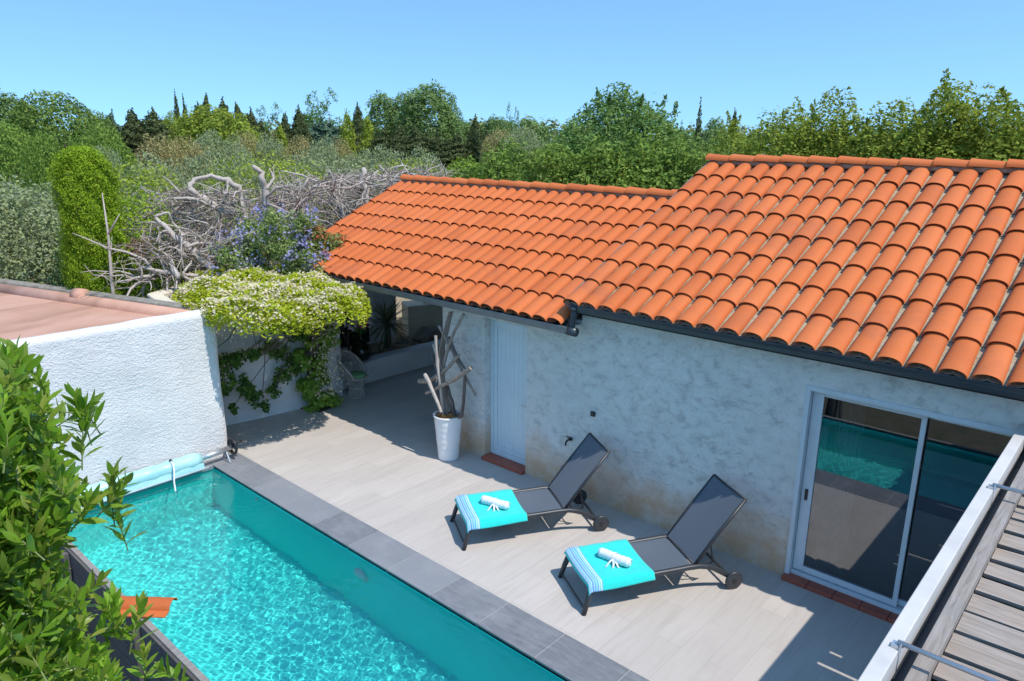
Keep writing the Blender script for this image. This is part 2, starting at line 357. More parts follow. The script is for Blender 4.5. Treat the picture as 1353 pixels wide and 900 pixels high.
G['purple'] = foliage('purple_flower', [(.27, .26, .48), (.38, .36, .58), (.52, .50, .70)], .3)
G['shrubp'] = foliage('nightshade_leaf', [(.07, .12, .04), (.12, .17, .07), (.20, .24, .13)], .35)
G['orange'] = foliage('orange_red_leaf', [(.42, .10, .05), (.58, .19, .08), (.30, .22, .06)], .3)
G['yucca'] = foliage('yucca_leaf', [(.04, .06, .045), (.07, .10, .07), (.12, .15, .10)], .1)
G['pink'] = foliage('pink_petals', [(.55, .02, .15), (.65, .05, .22), (.7, .10, .3)], .3)
G['white'] = foliage('white_petals', [(.70, .66, .66), (.80, .76, .76)], .3)

# ---------------------------------------------------------------- vegetation builders
def blob_leaves(blobs, n, size, asp=.45, seed=0, shell=.55, sub=14, subr=.34, upb=.25):
    """blobs: (centre, (rx,ry,rz)); leaves gathered into sub-clumps scattered through each blob"""
    rg = np.random.default_rng(seed); out = []
    vol = np.array([b[1][0]*b[1][1]+b[1][1]*b[1][2]+b[1][0]*b[1][2] for b in blobs]); vol /= vol.sum()
    for (c, r), w in zip(blobs, vol):
        c = np.array(c, float); r = np.array(r, float); k = max(30, int(n*w))
        d = unit(rg.normal(size=(sub, 3))); rad = shell+(1-shell)*rg.random((sub, 1))
        sc_ = c+d*rad*r; sr = subr*(.6+.8*rg.random(sub))
        idx = rg.integers(0, sub, k); dd = unit(rg.normal(size=(k, 3)))
        rr = rg.random((k, 1))**.45
        p = sc_[idx]+dd*rr*r*sr[idx][:, None]
        N = unit(dd+rg.normal(size=(k, 3))*.7+np.array([0, 0, upb*2]))
        out.append(leaves(p, N, size, asp, rg=rg))
    return np.concatenate(out).reshape(-1, 3)
def lumpy(n, seed, K=46, lo=.74, hi=.32, wid=.36, depth=.24):
    '''unit-radius lumpy crown surface: positions and outward directions'''
    rg = np.random.default_rng(seed); u = unit(rg.normal(size=(K, 3))); w = wid*(.6+.8*rg.random(K)); hh = hi*(.5+.5*rg.random(K))
    d = unit(rg.normal(size=(n, 3))); ang = np.arccos(np.clip(d@u.T, -1, 1)); L = np.max(hh*np.exp(-(ang/w)**2), 1)
    k = np.argmax(hh*np.exp(-(ang/w)**2), 1); rad = (lo+L)*(1-depth*rg.random(n)**1.4)
    nn = unit(d+.9*(d-u[k])/w[k][:, None]*.6); return d*rad[:, None], nn, rg
def shoots(bases, length, n, size, asp, seed, spread=.25, lean=.3):
    rg = np.random.default_rng(seed); out = []
    for b in bases:
        L = length*(.5+rg.random()); d = unit(np.array([rg.normal()*lean, rg.normal()*lean, 1.0])); t = rg.random(n)
        p = np.array(b)+d*(t[:, None]*L)+rg.normal(size=(n, 3))*spread*L*.22*(1.15-t[:, None])
        N = unit(rg.normal(size=(n, 3))); T = unit(d+rg.normal(size=(n, 3))*.8)
        out.append(leaves(p, N, size, asp, T=T, rg=rg))
    return np.concatenate(out).reshape(-1, 3)
def trunk_mb(h, r, tips, seed, bend=.06, split=.35):
    rg = np.random.default_rng(seed); m = MB()
    top = h*split*1.25; k = 5; ax = [np.array([rg.normal()*bend*h*i/k*.5, rg.normal()*bend*h*i/k*.5, top*i/k]) for i in range(k+1)]
    m.tube(ax, [r*(1-.12*i) * (1.25 if i == 0 else 1) for i in range(k+1)], 8)
    for t in tips:
        t = np.array(t, float); s = ax[rg.integers(2, k+1)]; mid = (s+t)/2+rg.normal(size=3)*.05*h; mid[2] += .04*h
        m.tube([s, (s+mid)/2, mid, (mid+t)/2, t], [r*.5, r*.42, r*.32, r*.2, r*.08], 6)
    return m
def tree(name, label, cat, pos, h, w, fol, kind='broad', n=4000, leaf=.12, seed=1, group=None, asp=.5, sh=0, base=.22):
    """one tree: trunk with limbs + leafy crown, local origin at the foot"""
    rg = np.random.default_rng(seed); root = thing(name, label, cat, (pos[0], pos[1], pos[2] if len(pos) > 2 else 0), rg.random()*6.28, group)
    rw = w/2; tips = []
    if kind in ('conifer', 'spire'):
        P_, Nl, rgl = lumpy(n, seed+3, 60, .62, .48, .24, .35); t = (P_[:, 2]+1.05)/2.1; t = np.clip(t, 0, 1.08); a = np.arctan2(P_[:, 1], P_[:, 0])
        tap = np.clip(1.02-t, 0.03, 1)**(.5 if kind == 'conifer' else .4)*1.15
        lay = 1+.16*np.sin(t*60+2*np.sin(a*2)+seed)
        c = np.stack([P_[:, 0]*rw*tap*lay+rw*.08*np.sin(t*7), P_[:, 1]*rw*tap*lay, h*(.02+.95*t)], 1)
        Nn = unit(np.stack([np.cos(a), np.sin(a), np.full(n, .5)], 1)+rg.normal(size=(n, 3))*.8)
        V = leaves(c, Nn, leaf, asp, rg=rg).reshape(-1, 3); V[:, 2] *= h/np.percentile(V[:, 2], 99.8); tips = [(0, 0, h*.75)]; blobs = []
    else:
        nb = {'broad': 22, 'olive': 20, 'airy': 22, 'poplar': 22, 'round': 12, 'shrub': 12}[kind]; blobs = []
        cz = h*(base+(1-base)/2); rz = h*(1-base)/2
        for i in range(nb):
            d = unit(rg.normal(size=3)); q = .5+.5*rg.random()
            s = {'airy': .24, 'poplar': .25, 'round': .25}.get(kind, .30)*(.7+.6*rg.random())
            c = (d[0]*rw*q*(1-s), d[1]*rw*q*(1-s), cz+d[2]*rz*q*(1-s*.6))
            blobs.append((c, (rw*s*1.15, rw*s*1.15, min(rw, rz)*s*1.1)))
            if i < 7: tips.append((c[0]*.8, c[1]*.8, c[2]*.9))
        if kind == 'airy': V = blob_leaves(blobs, n, leaf, asp, seed, .4, 14, .42)
        else:
            k1 = int(n*(.78 if kind == 'round' else .62)); P_, Nn, rgl = lumpy(k1, seed+3, {'round': 60, 'poplar': 34}.get(kind, 44), .80 if kind == 'round' else .70, .2 if kind == 'round' else .34)
            pz = P_[:, 2]; tap = 1-.25*np.clip(pz, 0, 1) if kind in ('poplar', 'broad') else 1.0
            P_ = np.stack([P_[:, 0]*rw*tap, P_[:, 1]*rw*tap, cz+pz*rz], 1)
            V = np.concatenate([leaves(P_, unit(Nn+rgl.normal(size=P_.shape)*.75+[0, 0, .3]), leaf, asp, rg=rgl).reshape(-1, 3), blob_leaves(blobs, n-k1, leaf, asp, seed, .4, 12, .42)])
        zt = np.percentile(V[:, 2], 99.6); V[:, 2] *= h*(.93 if sh else 1)/zt
        rx = np.percentile(np.hypot(V[:, 0], V[:, 1]), 98); V[:, :2] *= rw/rx
    if sh:
        bs = [(b[0][0], b[0][1], b[0][2]+b[1][2]*.4) for b in blobs if b[0][2] > h*.45]
        bs = [bs[rg.integers(len(bs))] + rg.normal(size=3)*[rw*.22, rw*.22, 0] for _ in range(sh)]
        V = np.concatenate([V, shoots(bs, h*.10, 80, leaf, asp, seed+5, .6)])
    link('crown', arr_mesh('crown', V, 4), fol, root)
    trunk_mb(h, h*(.016 if kind in ('conifer', 'spire') else .02), tips, seed).build('trunk', M['bark'], root, smooth=True)
    return root

# ================================================================ GROUND, PATIO, POOL
def grid_ground():
    m = MB(); X0, X1, Y1 = -10.9, 6.0, 16.0; B = 3000
    m.add([(-B, -B, -.06), (B, -B, -.06), (B, B, -.06), (-B, B, -.06), (X0, -5, -.06), (X1, -5, -.06), (X1, Y1, -.06), (X0, Y1, -.06)],
          [(4, 5, 1, 0), (5, 6, 2, 1), (6, 7, 3, 2), (7, 4, 0, 3)])
    return m.build('ground', M['ground'])
tag(grid_ground(), 'dry grassy ground reaching to the far trees', 'ground', kind='structure')
m = MB(); m.add([(-10.9, -5, -1.3), (6, -5, -1.3), (6, 2.36, -1.3), (-10.9, 2.36, -1.3)], [(0, 1, 2, 3)]); m.add([(-10.9, -5, -1.3), (6, -5, -1.3), (6, -5, -.06), (-10.9, -5, -.06)], [(0, 1, 2, 3)]); m.add([(6, -5, -1.3), (6, 2.36, -1.3), (6, 2.36, -.06), (6, -5, -.06)], [(0, 1, 2, 3)]); m.add([(-10.899, -5, -1.3), (-10.899, 2.36, -1.3), (-10.899, 2.36, -.06), (-10.899, -5, -.06)], [(3, 2, 1, 0)])
tag(m.build('garden_ground', M['soil']), 'lower strip of dark garden soil beside the pool', 'ground', kind='structure')
# patio slab (hole for the pool)
PX0, PY0, PY1, PX1 = -10.72, 2.49, 4.85, 3.2
m = MB(); m.box(-12.9, 6, 5.36, 16, -.3, 0); m.box(PX1+.5, 6, 2.36, 5.36, -1.3, 0)
tag(m.build('patio', M['patio']), 'pale beige tiled patio between pool and house', 'patio', kind='structure')
m = MB(); x = PX0+.02; k = 0
m.mi = 0
xs = [-10.95, -10.28, -9.49, -8.7, -7.92, -7.13, -6.34, -5.56, -4.81, -4.01, -3.2, -2.4, -1.6, -.8, 0, .8, 1.6, 2.4, 3.2]
for a, b in zip(xs[:-1], xs[1:]): m.box(a+.005, b-.005, 4.85, 5.36, -.045, .004)
m.box(PX1-.0, PX1+.5, 2.49, 5.36, -.045, .004); m.box(-10.899, -10.66, 2.50, 3.66, -.045, .003); m.box(-10.899, -10.66, 3.67, 4.845, -.045, .003)
m.mi = 1; m.box(-10.95, 3.2, 4.87, 5.359, -.3, 0.0005)
tag(m.build('pool_coping', [M['coping'], M['grout']], bevel=0), 'slate grey coping slabs along the pool edge', 'pool edge', kind='structure')
m = MB(); D = -1.5
m.add([(PX0, PY0, D), (PX1, PY0, D), (PX1, PY1, D), (PX0, PY1, D), (PX0, PY0, 0), (PX1, PY0, 0), (PX1, PY1, -.02), (PX0, PY1, -.02)],
      [(0, 1, 2, 3), (0, 4, 5, 1), (1, 5, 6, 2), (2, 6, 7, 3), (3, 7, 4, 0)])
pb = m.build('pool_basin', M['liner']); tag(pb, 'turquoise lined swimming pool basin', 'pool', kind='structure')
pb.cycles.is_caustics_receiver = True
# water: real rippled surface
def water():
    nx, ny = 1900, 330; X = np.linspace(PX0, PX1, nx); Y = np.linspace(PY0, PY1, ny); gx, gy = np.meshgrid(X, Y)
    rg = np.random.default_rng(3); z = np.zeros_like(gx)
    for i in range(70):
        lam = .044*(7**(rg.random()**1.15)); a = rg.random()*6.28; k = 2*math.pi/lam
        z += .00125*lam**1.0*np.sin(k*(gx*math.cos(a)+gy*math.sin(a))+rg.random()*6.28)*(.5+.5*np.sin(gx*rg.normal()*.8+gy*rg.normal()*.8+rg.random()*6))
    fr_ = np.clip((gy-2.7)/1.3, 0, 1); z = z*(.40+.70*fr_*fr_*(3-2*fr_))-.055
    me = bpy.data.meshes.new('pool_water'); V = np.stack([gx, gy, z], -1).reshape(-1, 3).astype(np.float32)
    me.vertices.add(len(V)); me.vertices.foreach_set('co', V.ravel())
    i, j = np.meshgrid(np.arange(ny-1), np.arange(nx-1), indexing='ij'); a = (i*nx+j).ravel()
    f = np.stack([a, a+1, a+nx+1, a+nx], 1).astype(np.int32); nf = len(f)
    me.loops.add(nf*4); me.loops.foreach_set('vertex_index', f.ravel()); me.polygons.add(nf); me.polygons.foreach_set('loop_start', np.arange(0, nf*4, 4, dtype=np.int32))
    me.polygons.foreach_set('use_smooth', np.ones(nf, bool)); me.update(calc_edges=True)
    return link('pool_water', me, M['water'])
wt = water(); tag(wt, 'rippled clear pool water', 'water', kind='structure'); wt.cycles.is_caustics_caster = True
# timber cladding on the garden side of the pool
cl = thing('timber_pool_cladding', 'weathered dark grey board cladding on the garden side of the pool, behind the laurel', 'cladding', (0, 0, 0))
m = MB()
for r_ in range(5):
    x = -11.0
    while x < 3.4:
        L = 1.9+.3*random.random(); o_ = .004*random.random(); z1 = .02-r_*.24
        m.box(x, x+L-.008, 2.40+o_, 2.435+o_, z1-.222, z1); x += L
m.build('board', M['clad'], cl)
m = MB(); m.box(-10.85, 3.6, 2.43, 2.492, .021, .045); m.build('capping', M['rafter'], cl)
for x in (-9.6, -7.5, -6.05, -4.0): m = MB(); m.box(x, x+.08, 2.33, 2.395, -1.3, .0); m.build('post', M['clad'], cl)
# spout tile
sp = thing('spout_tile', 'single orange clay roof tile jutting out over the pool water', 'roof tile', (-7.72, 2.33, .05), R(-58))
m = MB(); vs = []
for s_ in (0, .62):
    for t_, dz in ((1, 0), (.88, -.010)):
        for k in range(9):
            a = math.pi*k/8; vs.append((-.10*t_*math.cos(a), s_-.1, .07*math.sin(a)*t_+ .0))
fs = [(i, i+1, 18+i+1, 18+i) for i in range(8)]+[(9+i, 18+9+i, 18+10+i, 10+i) for i in range(8)]+[(i+18, i+19, 28+i, 27+i) for i in range(8)]+[(i, 9+i, 10+i, i+1) for i in range(8)]
m.add(vs, fs)
m.add([(.10, -.1, 0), (.19, -.1, -.012), (.19, .52, -.012), (.10, .52, 0), (.10, -.1, -.012), (.19, -.1, -.024), (.19, .52, -.024), (.10, .52, -.012)], [(0,1,2,3),(4,7,6,5),(0,4,5,1),(1,5,6,2),(2,6,7,3)])
o = m.build('tile_shell', M['tile'], sp, angle=40)
sp.location = (-7.78, 2.42, .09); sp.rotation_euler = (0, 0, R(-50))
# pool light and inlet on the wall below the coping
pl = thing('pool_light', 'round pale underwater lamp in the pool wall below the coping', 'pool light', (-6.86, 4.845, -.52))
pl.rotation_euler = (R(90), 0, 0)
m = MB(); m.lathe([(0, 0), (.12, 0), (.14, .01), (.15, .0)], 24); m.build('rim', M['terry'], pl, smooth=True)
m = MB(); m.lathe([(.11, .004), (.08, .03), (0, .04)], 24); m.build('lens', M['terry'], pl, smooth=True)
t = MB(); t.lathe([(0, .02), (.03, .02), (.04, 0)], 16); o = t.build('inlet_nozzle', M['terry'], smooth=True); o.location = (-9.36, 4.845, -.2); o.rotation_euler = (R(90), 0, 0)
tag(o, 'small round white inlet nozzle in the pool wall near the roller wheel', 'inlet')
# pool cover on its roller
rl = thing('pool_cover_roller', 'pool cover roller along the white wall with black handwheel and pale aqua cover', 'pool cover', (-10.66, 0, 0))
m = MB(); n = 26; path = []; rad = []
for i in range(n+1):
    y = 2.25+2.42*i/n; path.append((-.03, y, .17)); rad.append(.118+.006*math.sin(i*1.9)+.005*math.sin(i*4.3) if 0 < i < n else .09)
rad[1] = .11; rad[-2] = .115
m.tube(path, rad, 28); m.build('rolled_cover', M['cover'], rl, smooth=True)
m = MB(); m.add([(.08, 2.5, .14), (.08, 4.66, .14), (.105, 4.66, .05), (.105, 2.5, .05)], [(0, 1, 2, 3)]); m.build('cover_flap', M['cover'], rl)
m = MB(); m.tube([(.11, 2.5, .05), (.11, 4.72, .05)], .015, 10); m.build('edge_bar', M['alu'], rl)
m = MB(); m.tube([(-.03, 4.6, .17), (-.03, 5.16, .2)], .045, 14); m.build('roller_tube', M['alu'], rl, smooth=True)
m = MB(); m.tube([(-.03, 5.08, .2), (-.15, 5.08, .004)], .016, 8); m.tube([(-.03, 5.08, .2), (.10, 5.08, .004)], .016, 8); m.tube([(-.18, 5.08, .012), (.13, 5.08, .012)], .012, 8); m.build('stand', M['alu'], rl)
m = MB(); ring = [(-.03+.13*math.cos(a), 5.2, .22+.13*math.sin(a)) for a in np.linspace(0, 2*math.pi, 25)]; m.tube(ring, .022, 8, False)
for a in (0, 2.1, 4.2): m.tube([(-.03, 5.2, .22), (-.03+.13*math.cos(a), 5.2, .22+.13*math.sin(a))], .016, 6)
m.tube([(-.03, 5.13, .22), (-.03, 5.27, .22)], .035, 12); m.tube([(.07, 5.2, .3), (.07, 5.32, .3)], .02, 10); m.build('handwheel', M['black'], rl, smooth=True)
m = MB(); m.tube([(.0, 4.2, .30), (.10, 4.19, .27), (.19, 4.16, .2), (.24, 4.12, .06), (.30, 4.1, -.06), (.38, 4.1, -.09)], [.012]*6, 8); m.build('strap', M['terry'], rl, smooth=True)
m = MB(); m.tube([(-.01, 4.2, .305), (.02, 4.2, .30)], .022, 10); m.build('strap_clip', M['black'], rl)

# ================================================================ HOUSE
house = thing('house', 'low house with orange clay tile roofs and pale mottled rendered walls', 'house', (0, 0, 0))
WX = -5.85
m = MB()
# left room facade with recessed doorway (door x -7.72..-6.86)
DXA, DXB, DTOP = -7.74, -6.86, 2.36
m.box(-8.69, DXA, 8.0, 8.28, 0, 2.62); m.box(DXB, WX, 8.0, 8.28, 0, 2.62)
m.box(DXA, DXB, 8.0, 8.28, DTOP, 2.62)
m.box(-8.69, -8.45, 8.28, 13.5, 0, 2.62); m.box(-8.69, WX, 13.5, 13.75, 0, 2.62)
# main facade with sliding door opening
SXA, SXB, STOP = -2.74, -.40, 2.42
m.box(WX, SXA, 7.985, 8.265, 0, 2.86); m.box(SXB, 4.5, 7.985, 8.265, 0, 2.86); m.box(SXA, SXB, 7.985, 8.265, STOP, 2.86)
m.box(4.25, 4.5, 8.27, 15, 0, 2.86); m.box(WX, 4.25, 14.75, 15, 0, 2.86)
# gable and partition at WX
m.add([(WX, 8.27, 0), (WX, 14.74, 0), (WX, 14.74, 3.0), (WX, 11.5, 4.66), (WX, 8.27, 3.0), (WX+.22, 8.27, 0), (WX+.22, 14.74, 0), (WX+.22, 14.74, 3.0), (WX+.22, 11.5, 4.66), (WX+.22, 8.27, 3.0)],
      [(0, 4, 3, 2, 1), (5, 6, 7, 8, 9), (0, 5, 9, 4), (4, 9, 8, 3), (3, 8, 7, 2)])
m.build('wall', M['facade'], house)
def roof(X0, X1, Ye, Ze, Yr, Zr, csp, nrow, chan, hw, seed, back=True):
    """clay tile slope(s): covers as real half barrels, channels between"""
    rg = random.Random(seed); m = MB()
    for side in ((1, -1) if back else (1,)):
        dy, dz = Yr-Ye, Zr-Ze; L = math.hypot(dy, dz); s = np.array([0, side*dy/L, dz/L]); nrm = np.array([0, -side*dz/L, dy/L]); xa = np.array([1., 0, 0])
        O = np.array([0, Ye if side == 1 else 2*Yr-Ye, Ze]); ex = L/nrow; ncol = int(round((X1-X0)/csp)); sp_ = (X1-X0)/ncol
        m.mi = 3   # underlay deck
        a = O+xa*X0-nrm*.05-s*0; b = O+xa*X1-nrm*.05; m.add([a, b, b+s*L, a+s*L, a-nrm*.06, b-nrm*.06, b+s*L-nrm*.06, a+s*L-nrm*.06], [(0,1,2,3),(4,7,6,5),(0,4,5,1),(1,5,6,2),(2,6,7,3),(3,7,4,0)])
        for i in range(ncol+1):
            xc = X0+i*sp_
            m.mi = 1
            if i < ncol:
                for j in range(nrow):
                    p = O+xa*(xc+sp_/2)+s*(j*ex-.03); w0, w1 = sp_*.55, sp_*.55; l = ex+.12; vs = []
                    for q, wq, lift in ((0, w0, .004), (l, w1, -.006)):
                        for k in range(5):
                            t = (k-2)/2; vs.append(p+s*q+xa*wq*t+nrm*(lift-.03+.035*t*t))
                    m.add(vs, [(k, k+1, 6+k, 5+k) for k in range(4)])
            m.mi = 0
            for j in range(nrow):
                jx = rg.uniform(-.004, .004); jr = rg.uniform(-.012, .012); l = ex+.07
                p = O+xa*(xc+jx)+s*(j*ex-.05+rg.uniform(-.006, .006)); vs = []
                for q, hh, ht, lift in ((0, hw, .088, .010), (l, hw*.85, .074, -.010)):
                    for t_ in (1, .92):
                        for k in range(11):
                            a = math.pi*k/10; vs.append(p+s*q+xa*(-hh*t_*math.cos(a)+jr*q)+nrm*(lift-.01+ht*t_*math.sin(a)**.9))
                n = 11
                m.add(vs, [(k, k+1, 2*n+k+1, 2*n+k) for k in range(n-1)]+[(n+k, 3*n+k, 3*n+k+1, n+k+1) for k in range(n-1)]+[(k, n+k, n+k+1, k+1) for k in range(n-1)])
        m.mi = 3
    return m
ROOFM = lambda ch: [M['tile'], ch, M['mortar'], M['dark']]
RX = 4.6
roof(-5.82, RX, 7.72, 2.93, 11.5, 4.70, .28, 8, 1, .129, 1).build('main_roof', ROOFM(M['channel']), house, angle=60)
roof(-12.85, -6.02, 7.62, 2.66, 10.8, 4.14, .255, 7, 1, .124, 2).build('lower_roof', ROOFM(M['channel_low']), house, angle=60)
def ridge(X0, X1, Y, Z, name, seed):
    m = MB(); rg = random.Random(seed); x = X0; L = .42
    while x < X1-.1:
        vs = []; dz = rg.uniform(-.006, .006)
        for q, r_ in ((0, .135), (L+.05, .115)):
            for t_ in (1, .88):
                for k in range(11):
                    a = math.pi*k/10; vs.append((x+q, Y-r_*1.05*t_*math.cos(a), Z+dz+(.02 if q == 0 else 0)+r_*.72*t_*math.sin(a)))
        n = 11
        m.add(vs, [(k, 2*n+k, 2*n+k+1, k+1) for k in range(n-1)]+[(n+k, n+k+1, 3*n+k+1, 3*n+k) for k in range(n-1)]+[(k, k+1, n+k+1, n+k) for k in range(n-1)]+[(2*n+k, 3*n+k, 3*n+k+1, 2*n+k+1) for k in range(n-1)])
        x += L
    return m.build(name, M['tile'], house, angle=50)
ridge(-5.95, RX, 11.5, 4.72, 'ridge_tiles', 5); ridge(-12.9, -6.05, 10.8, 4.165, 'ridge_tiles', 6)
m = MB(); m.box(-5.9, RX, 11.39, 11.61, 4.66, 4.735); m.box(-12.85, -6.03, 10.69, 10.91, 4.1, 4.18); m.build('ridge_mortar', M['mortar'], house, bevel=.02)
# verge mortar step between the two roofs
m = MB(); a = np.array([-5.93, 7.74, 2.90]); b = np.array([-5.93, 11.5, 4.66]); m.tube([a, b], .06, 8); m.build('verge_mortar', M['mortar'], house)
# gutters
def gutter(X0, X1, Y, Z, mt, r_=.065):
    m = MB(); prof = [(0, -.0), (-.005, -.075), (-.10, -.08), (-.115, -.03), (-.115, .012), (-.10, .012), (-.10, -.065), (-.015, -.062), (-.01, 0)]
    vs = [(x, Y+2*.05+p[0]*1.0, Z+p[1]) for x in (X0, X1) for p in prof]; n = len(prof)
    m.add(vs, [(k, (k+1) % n, n+(k+1) % n, n+k) for k in range(n)]+[tuple(range(n-1, -1, -1)), tuple(range(n, 2*n))])
    m.tube([(X0, Y-.015, Z+.015), (X1, Y-.015, Z+.015)], .011, 8)
    return m
gutter(-5.86, RX, 7.70, 2.885, None).build('gutter', M['gutter'], house)
g2 = gutter(-12.85, -5.80, 7.58, 2.60, None); g2.build('gutter', M['gutter_light'], house)
m = MB(); m.tube([(-5.78, 7.70, 2.85), (-5.78, 7.70, 2.78), (-5.80, 7.68, 2.6), (-5.80, 7.66, 2.50)], [.045, .045, .045, .05], 14)
m.tube([(-5.78, 7.70, 2.88), (-5.78, 7.70, 2.82)], .055, 14); m.tube([(-5.83, 7.63, 2.555), (-5.68, 7.63, 2.555)], .06, 14); m.build('downpipe', M['gutter'], house, smooth=True)
m = MB(); m.box(-12.8, -5.9, 7.68, 7.70, 2.54, 2.62); m.box(-5.8, RX, 7.80, 7.84, 2.76, 2.9); m.build('fascia', M['dark'], house)
# soffit
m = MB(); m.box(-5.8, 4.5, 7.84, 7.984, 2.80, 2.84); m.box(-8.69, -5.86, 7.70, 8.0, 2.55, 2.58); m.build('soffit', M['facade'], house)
# roof beam over the open terrace
m = MB(); m.box(-12.7, -8.7, 7.78, 7.9, 2.51, 2.58); m.build('lintel', M['gutter_light'], house)
# door
d = thing('door', None, None); del_ = d; d.parent = house
m = MB(); m.box(DXA, DXA+.06, 8.14, 8.20, .05, DTOP); m.box(DXB-.06, DXB, 8.14, 8.20, .05, DTOP); m.box(DXA+.06, DXB-.06, 8.14, 8.20, DTOP-.06, DTOP); m.box(DXA+.06, DXB-.06, 8.14, 8.20, .05, .13)
m.build('frame', M['door'], d, bevel=.006)
m = MB(); x = DXA+.062
m.box(DXA+.062, DXA+.13, 8.155, 8.21, .135, DTOP-.065); m.box(DXB-.13, DXB-.062, 8.155, 8.21, .135, DTOP-.065); m.box(DXA+.13, DXB-.13, 8.155, 8.21, .135, .21); m.box(DXA+.13, DXB-.13, 8.155, 8.21, DTOP-.14, DTOP-.065)
w = (DXB-DXA-.26)/7
for i in range(7): m.box(DXA+.13+i*w+.002, DXA+.13+(i+1)*w-.002, 8.172, 8.2, .211, DTOP-.141)
m.box(DXA+.13, DXB-.13, 8.176, 8.2, .212, DTOP-.142)
m.build('leaf', M['door'], d, bevel=.003)
m = MB(); m.tube([(DXB-.1, 8.155, 1.05), (DXB-.1, 8.11, 1.05)], .012, 8); m.tube([(DXB-.1, 8.11, 1.05), (DXB-.2, 8.11, 1.05)], .011, 8); m.build('handle', M['alu'], d)
m = MB()
for i in range(3): m.box(DXA+i*.295+.003, DXA+(i+1)*.295-.003, 7.92, 8.139, 0.001, .055)
m.build('threshold', M['sill'], house, bevel=.004)
m = MB()
for i in range(8): m.box(SXA+i*.295+.003, SXA+(i+1)*.295-.003, 7.89, 8.139, 0.001, .055)
m.build('threshold', M['sill'], house, bevel=.004)
# sliding glass door
s = thing('sliding_door', None, None); s.parent = house; Yf = 7.975
m = MB(); m.box(SXA, SXA+.055, Yf, 8.25, .052, STOP); m.box(SXB-.055, SXB, Yf, 8.25, .052, STOP); m.box(SXA+.055, SXB-.055, Yf, 8.25, STOP-.06, STOP); m.box(SXA+.055, SXB-.055, Yf+.05, 8.25, .052, .10)
m.build('frame', M['frame'], s, bevel=.006)
XM = -1.56
for (a, b, y) in ((SXA+.06, XM+.03, 8.06), (XM-.03, SXB-.06, 8.12)):
    sh_ = thing('sash', None, None); sh_.parent = s
    m = MB(); tl = .12 if y < 8.1 else .05
    m.box(a, a+tl, y, y+.04, .11, STOP-.07); m.box(b-.05, b, y, y+.04, .11, STOP-.07); m.box(a+tl, b-.05, y, y+.04, .11, .18); m.box(a+tl, b-.05, y, y+.04, STOP-.12, STOP-.07)
    m.build('sash_frame', M['frame'], sh_, bevel=.004)
    m = MB(); m.add([(a+tl, y+.02, .18), (b-.05, y+.02, .18), (b-.05, y+.02, STOP-.12), (a+tl, y+.02, STOP-.12)], [(0, 1, 2, 3)]); m.build('pane', M['pane'], sh_)
m = MB(); m.box(SXA+.10, SXA+.135, 8.045, 8.06, 1.02, 1.16); m.build('latch', M['black'], s, bevel=.006)
# room behind the glass
m = MB(); m.box(WX+.25, 4.2, 8.3, 14.7, -.1, .04); m.build('interior_floor', M['roomfloor'], house)
m = MB(); m.box(WX+.23, 4.2, 12.0, 12.1, 0, 2.8); m.box(.9, 1.0, 8.3, 12, 0, 2.8); m.box(WX+.23, 4.2, 8.28, 12, 2.7, 2.75); m.build('interior_wall', M['room'], house)
m = MB(); P_ = []
for i in range(40): P_.append((SXA+.12+.42*i/39, 8.36+.03*math.sin(i*1.35), 0))
m.add([(p[0], p[1], .08) for p in P_]+[(p[0], p[1], 2.4) for p in P_], [(i, i+1, 41+i, 40+i) for i in range(39)]); m.build('curtain', M['curtain'], house, smooth=True)
m = MB(); m.box(-5.2, -1.2, 10.3, 10.9, .86, .92); m.mi = 1; m.box(-5.15, -1.25, 10.34, 10.9, .041, .86)
tag(m.build('counter', [M['frame'], M['gutter_light']]), 'grey topped counter seen inside through the sliding glass door', 'counter')
# tap, vent on the facade
tp = thing('garden_tap', 'small dark garden tap on the wall left of the first lounger', 'tap', (-5.98, 7.985, .84))
m = MB(); m.tube([(0, 0, 0), (0, -.09, 0), (0, -.12, -.02), (0, -.12, -.07)], [.014, .014, .014, .012], 10); m.tube([(0, -.001, 0), (0, -.012, 0)], .03, 12); m.build('spout', M['black'], tp, smooth=True)
m = MB(); m.tube([(0, -.07, 0), (0, -.07, .05)], .008, 8); m.tube([(-.035, -.07, .052), (.035, -.07, .052)], .009, 8); m.build('lever', M['bark'], tp)
m = MB(); m.box(-.035, .035, -.03, 0, -.035, .035); o = m.build('socket_box', M['black'], bevel=.005); o.location = (-5.6, 7.984, 1.33); tag(o, 'small black square box fixed high on the mottled wall above the tap', 'socket box')
m = MB(); m.lathe([(0, .02), (.04, .02), (.05, 0)], 16); o = m.build('drain_outlet', M['gutter_light'], smooth=True); o.location = (-6.1, 7.983, .33); o.rotation_euler = (R(90), 0, 0); tag(o, 'grey round pipe outlet low on the wall below the tap', 'pipe outlet')

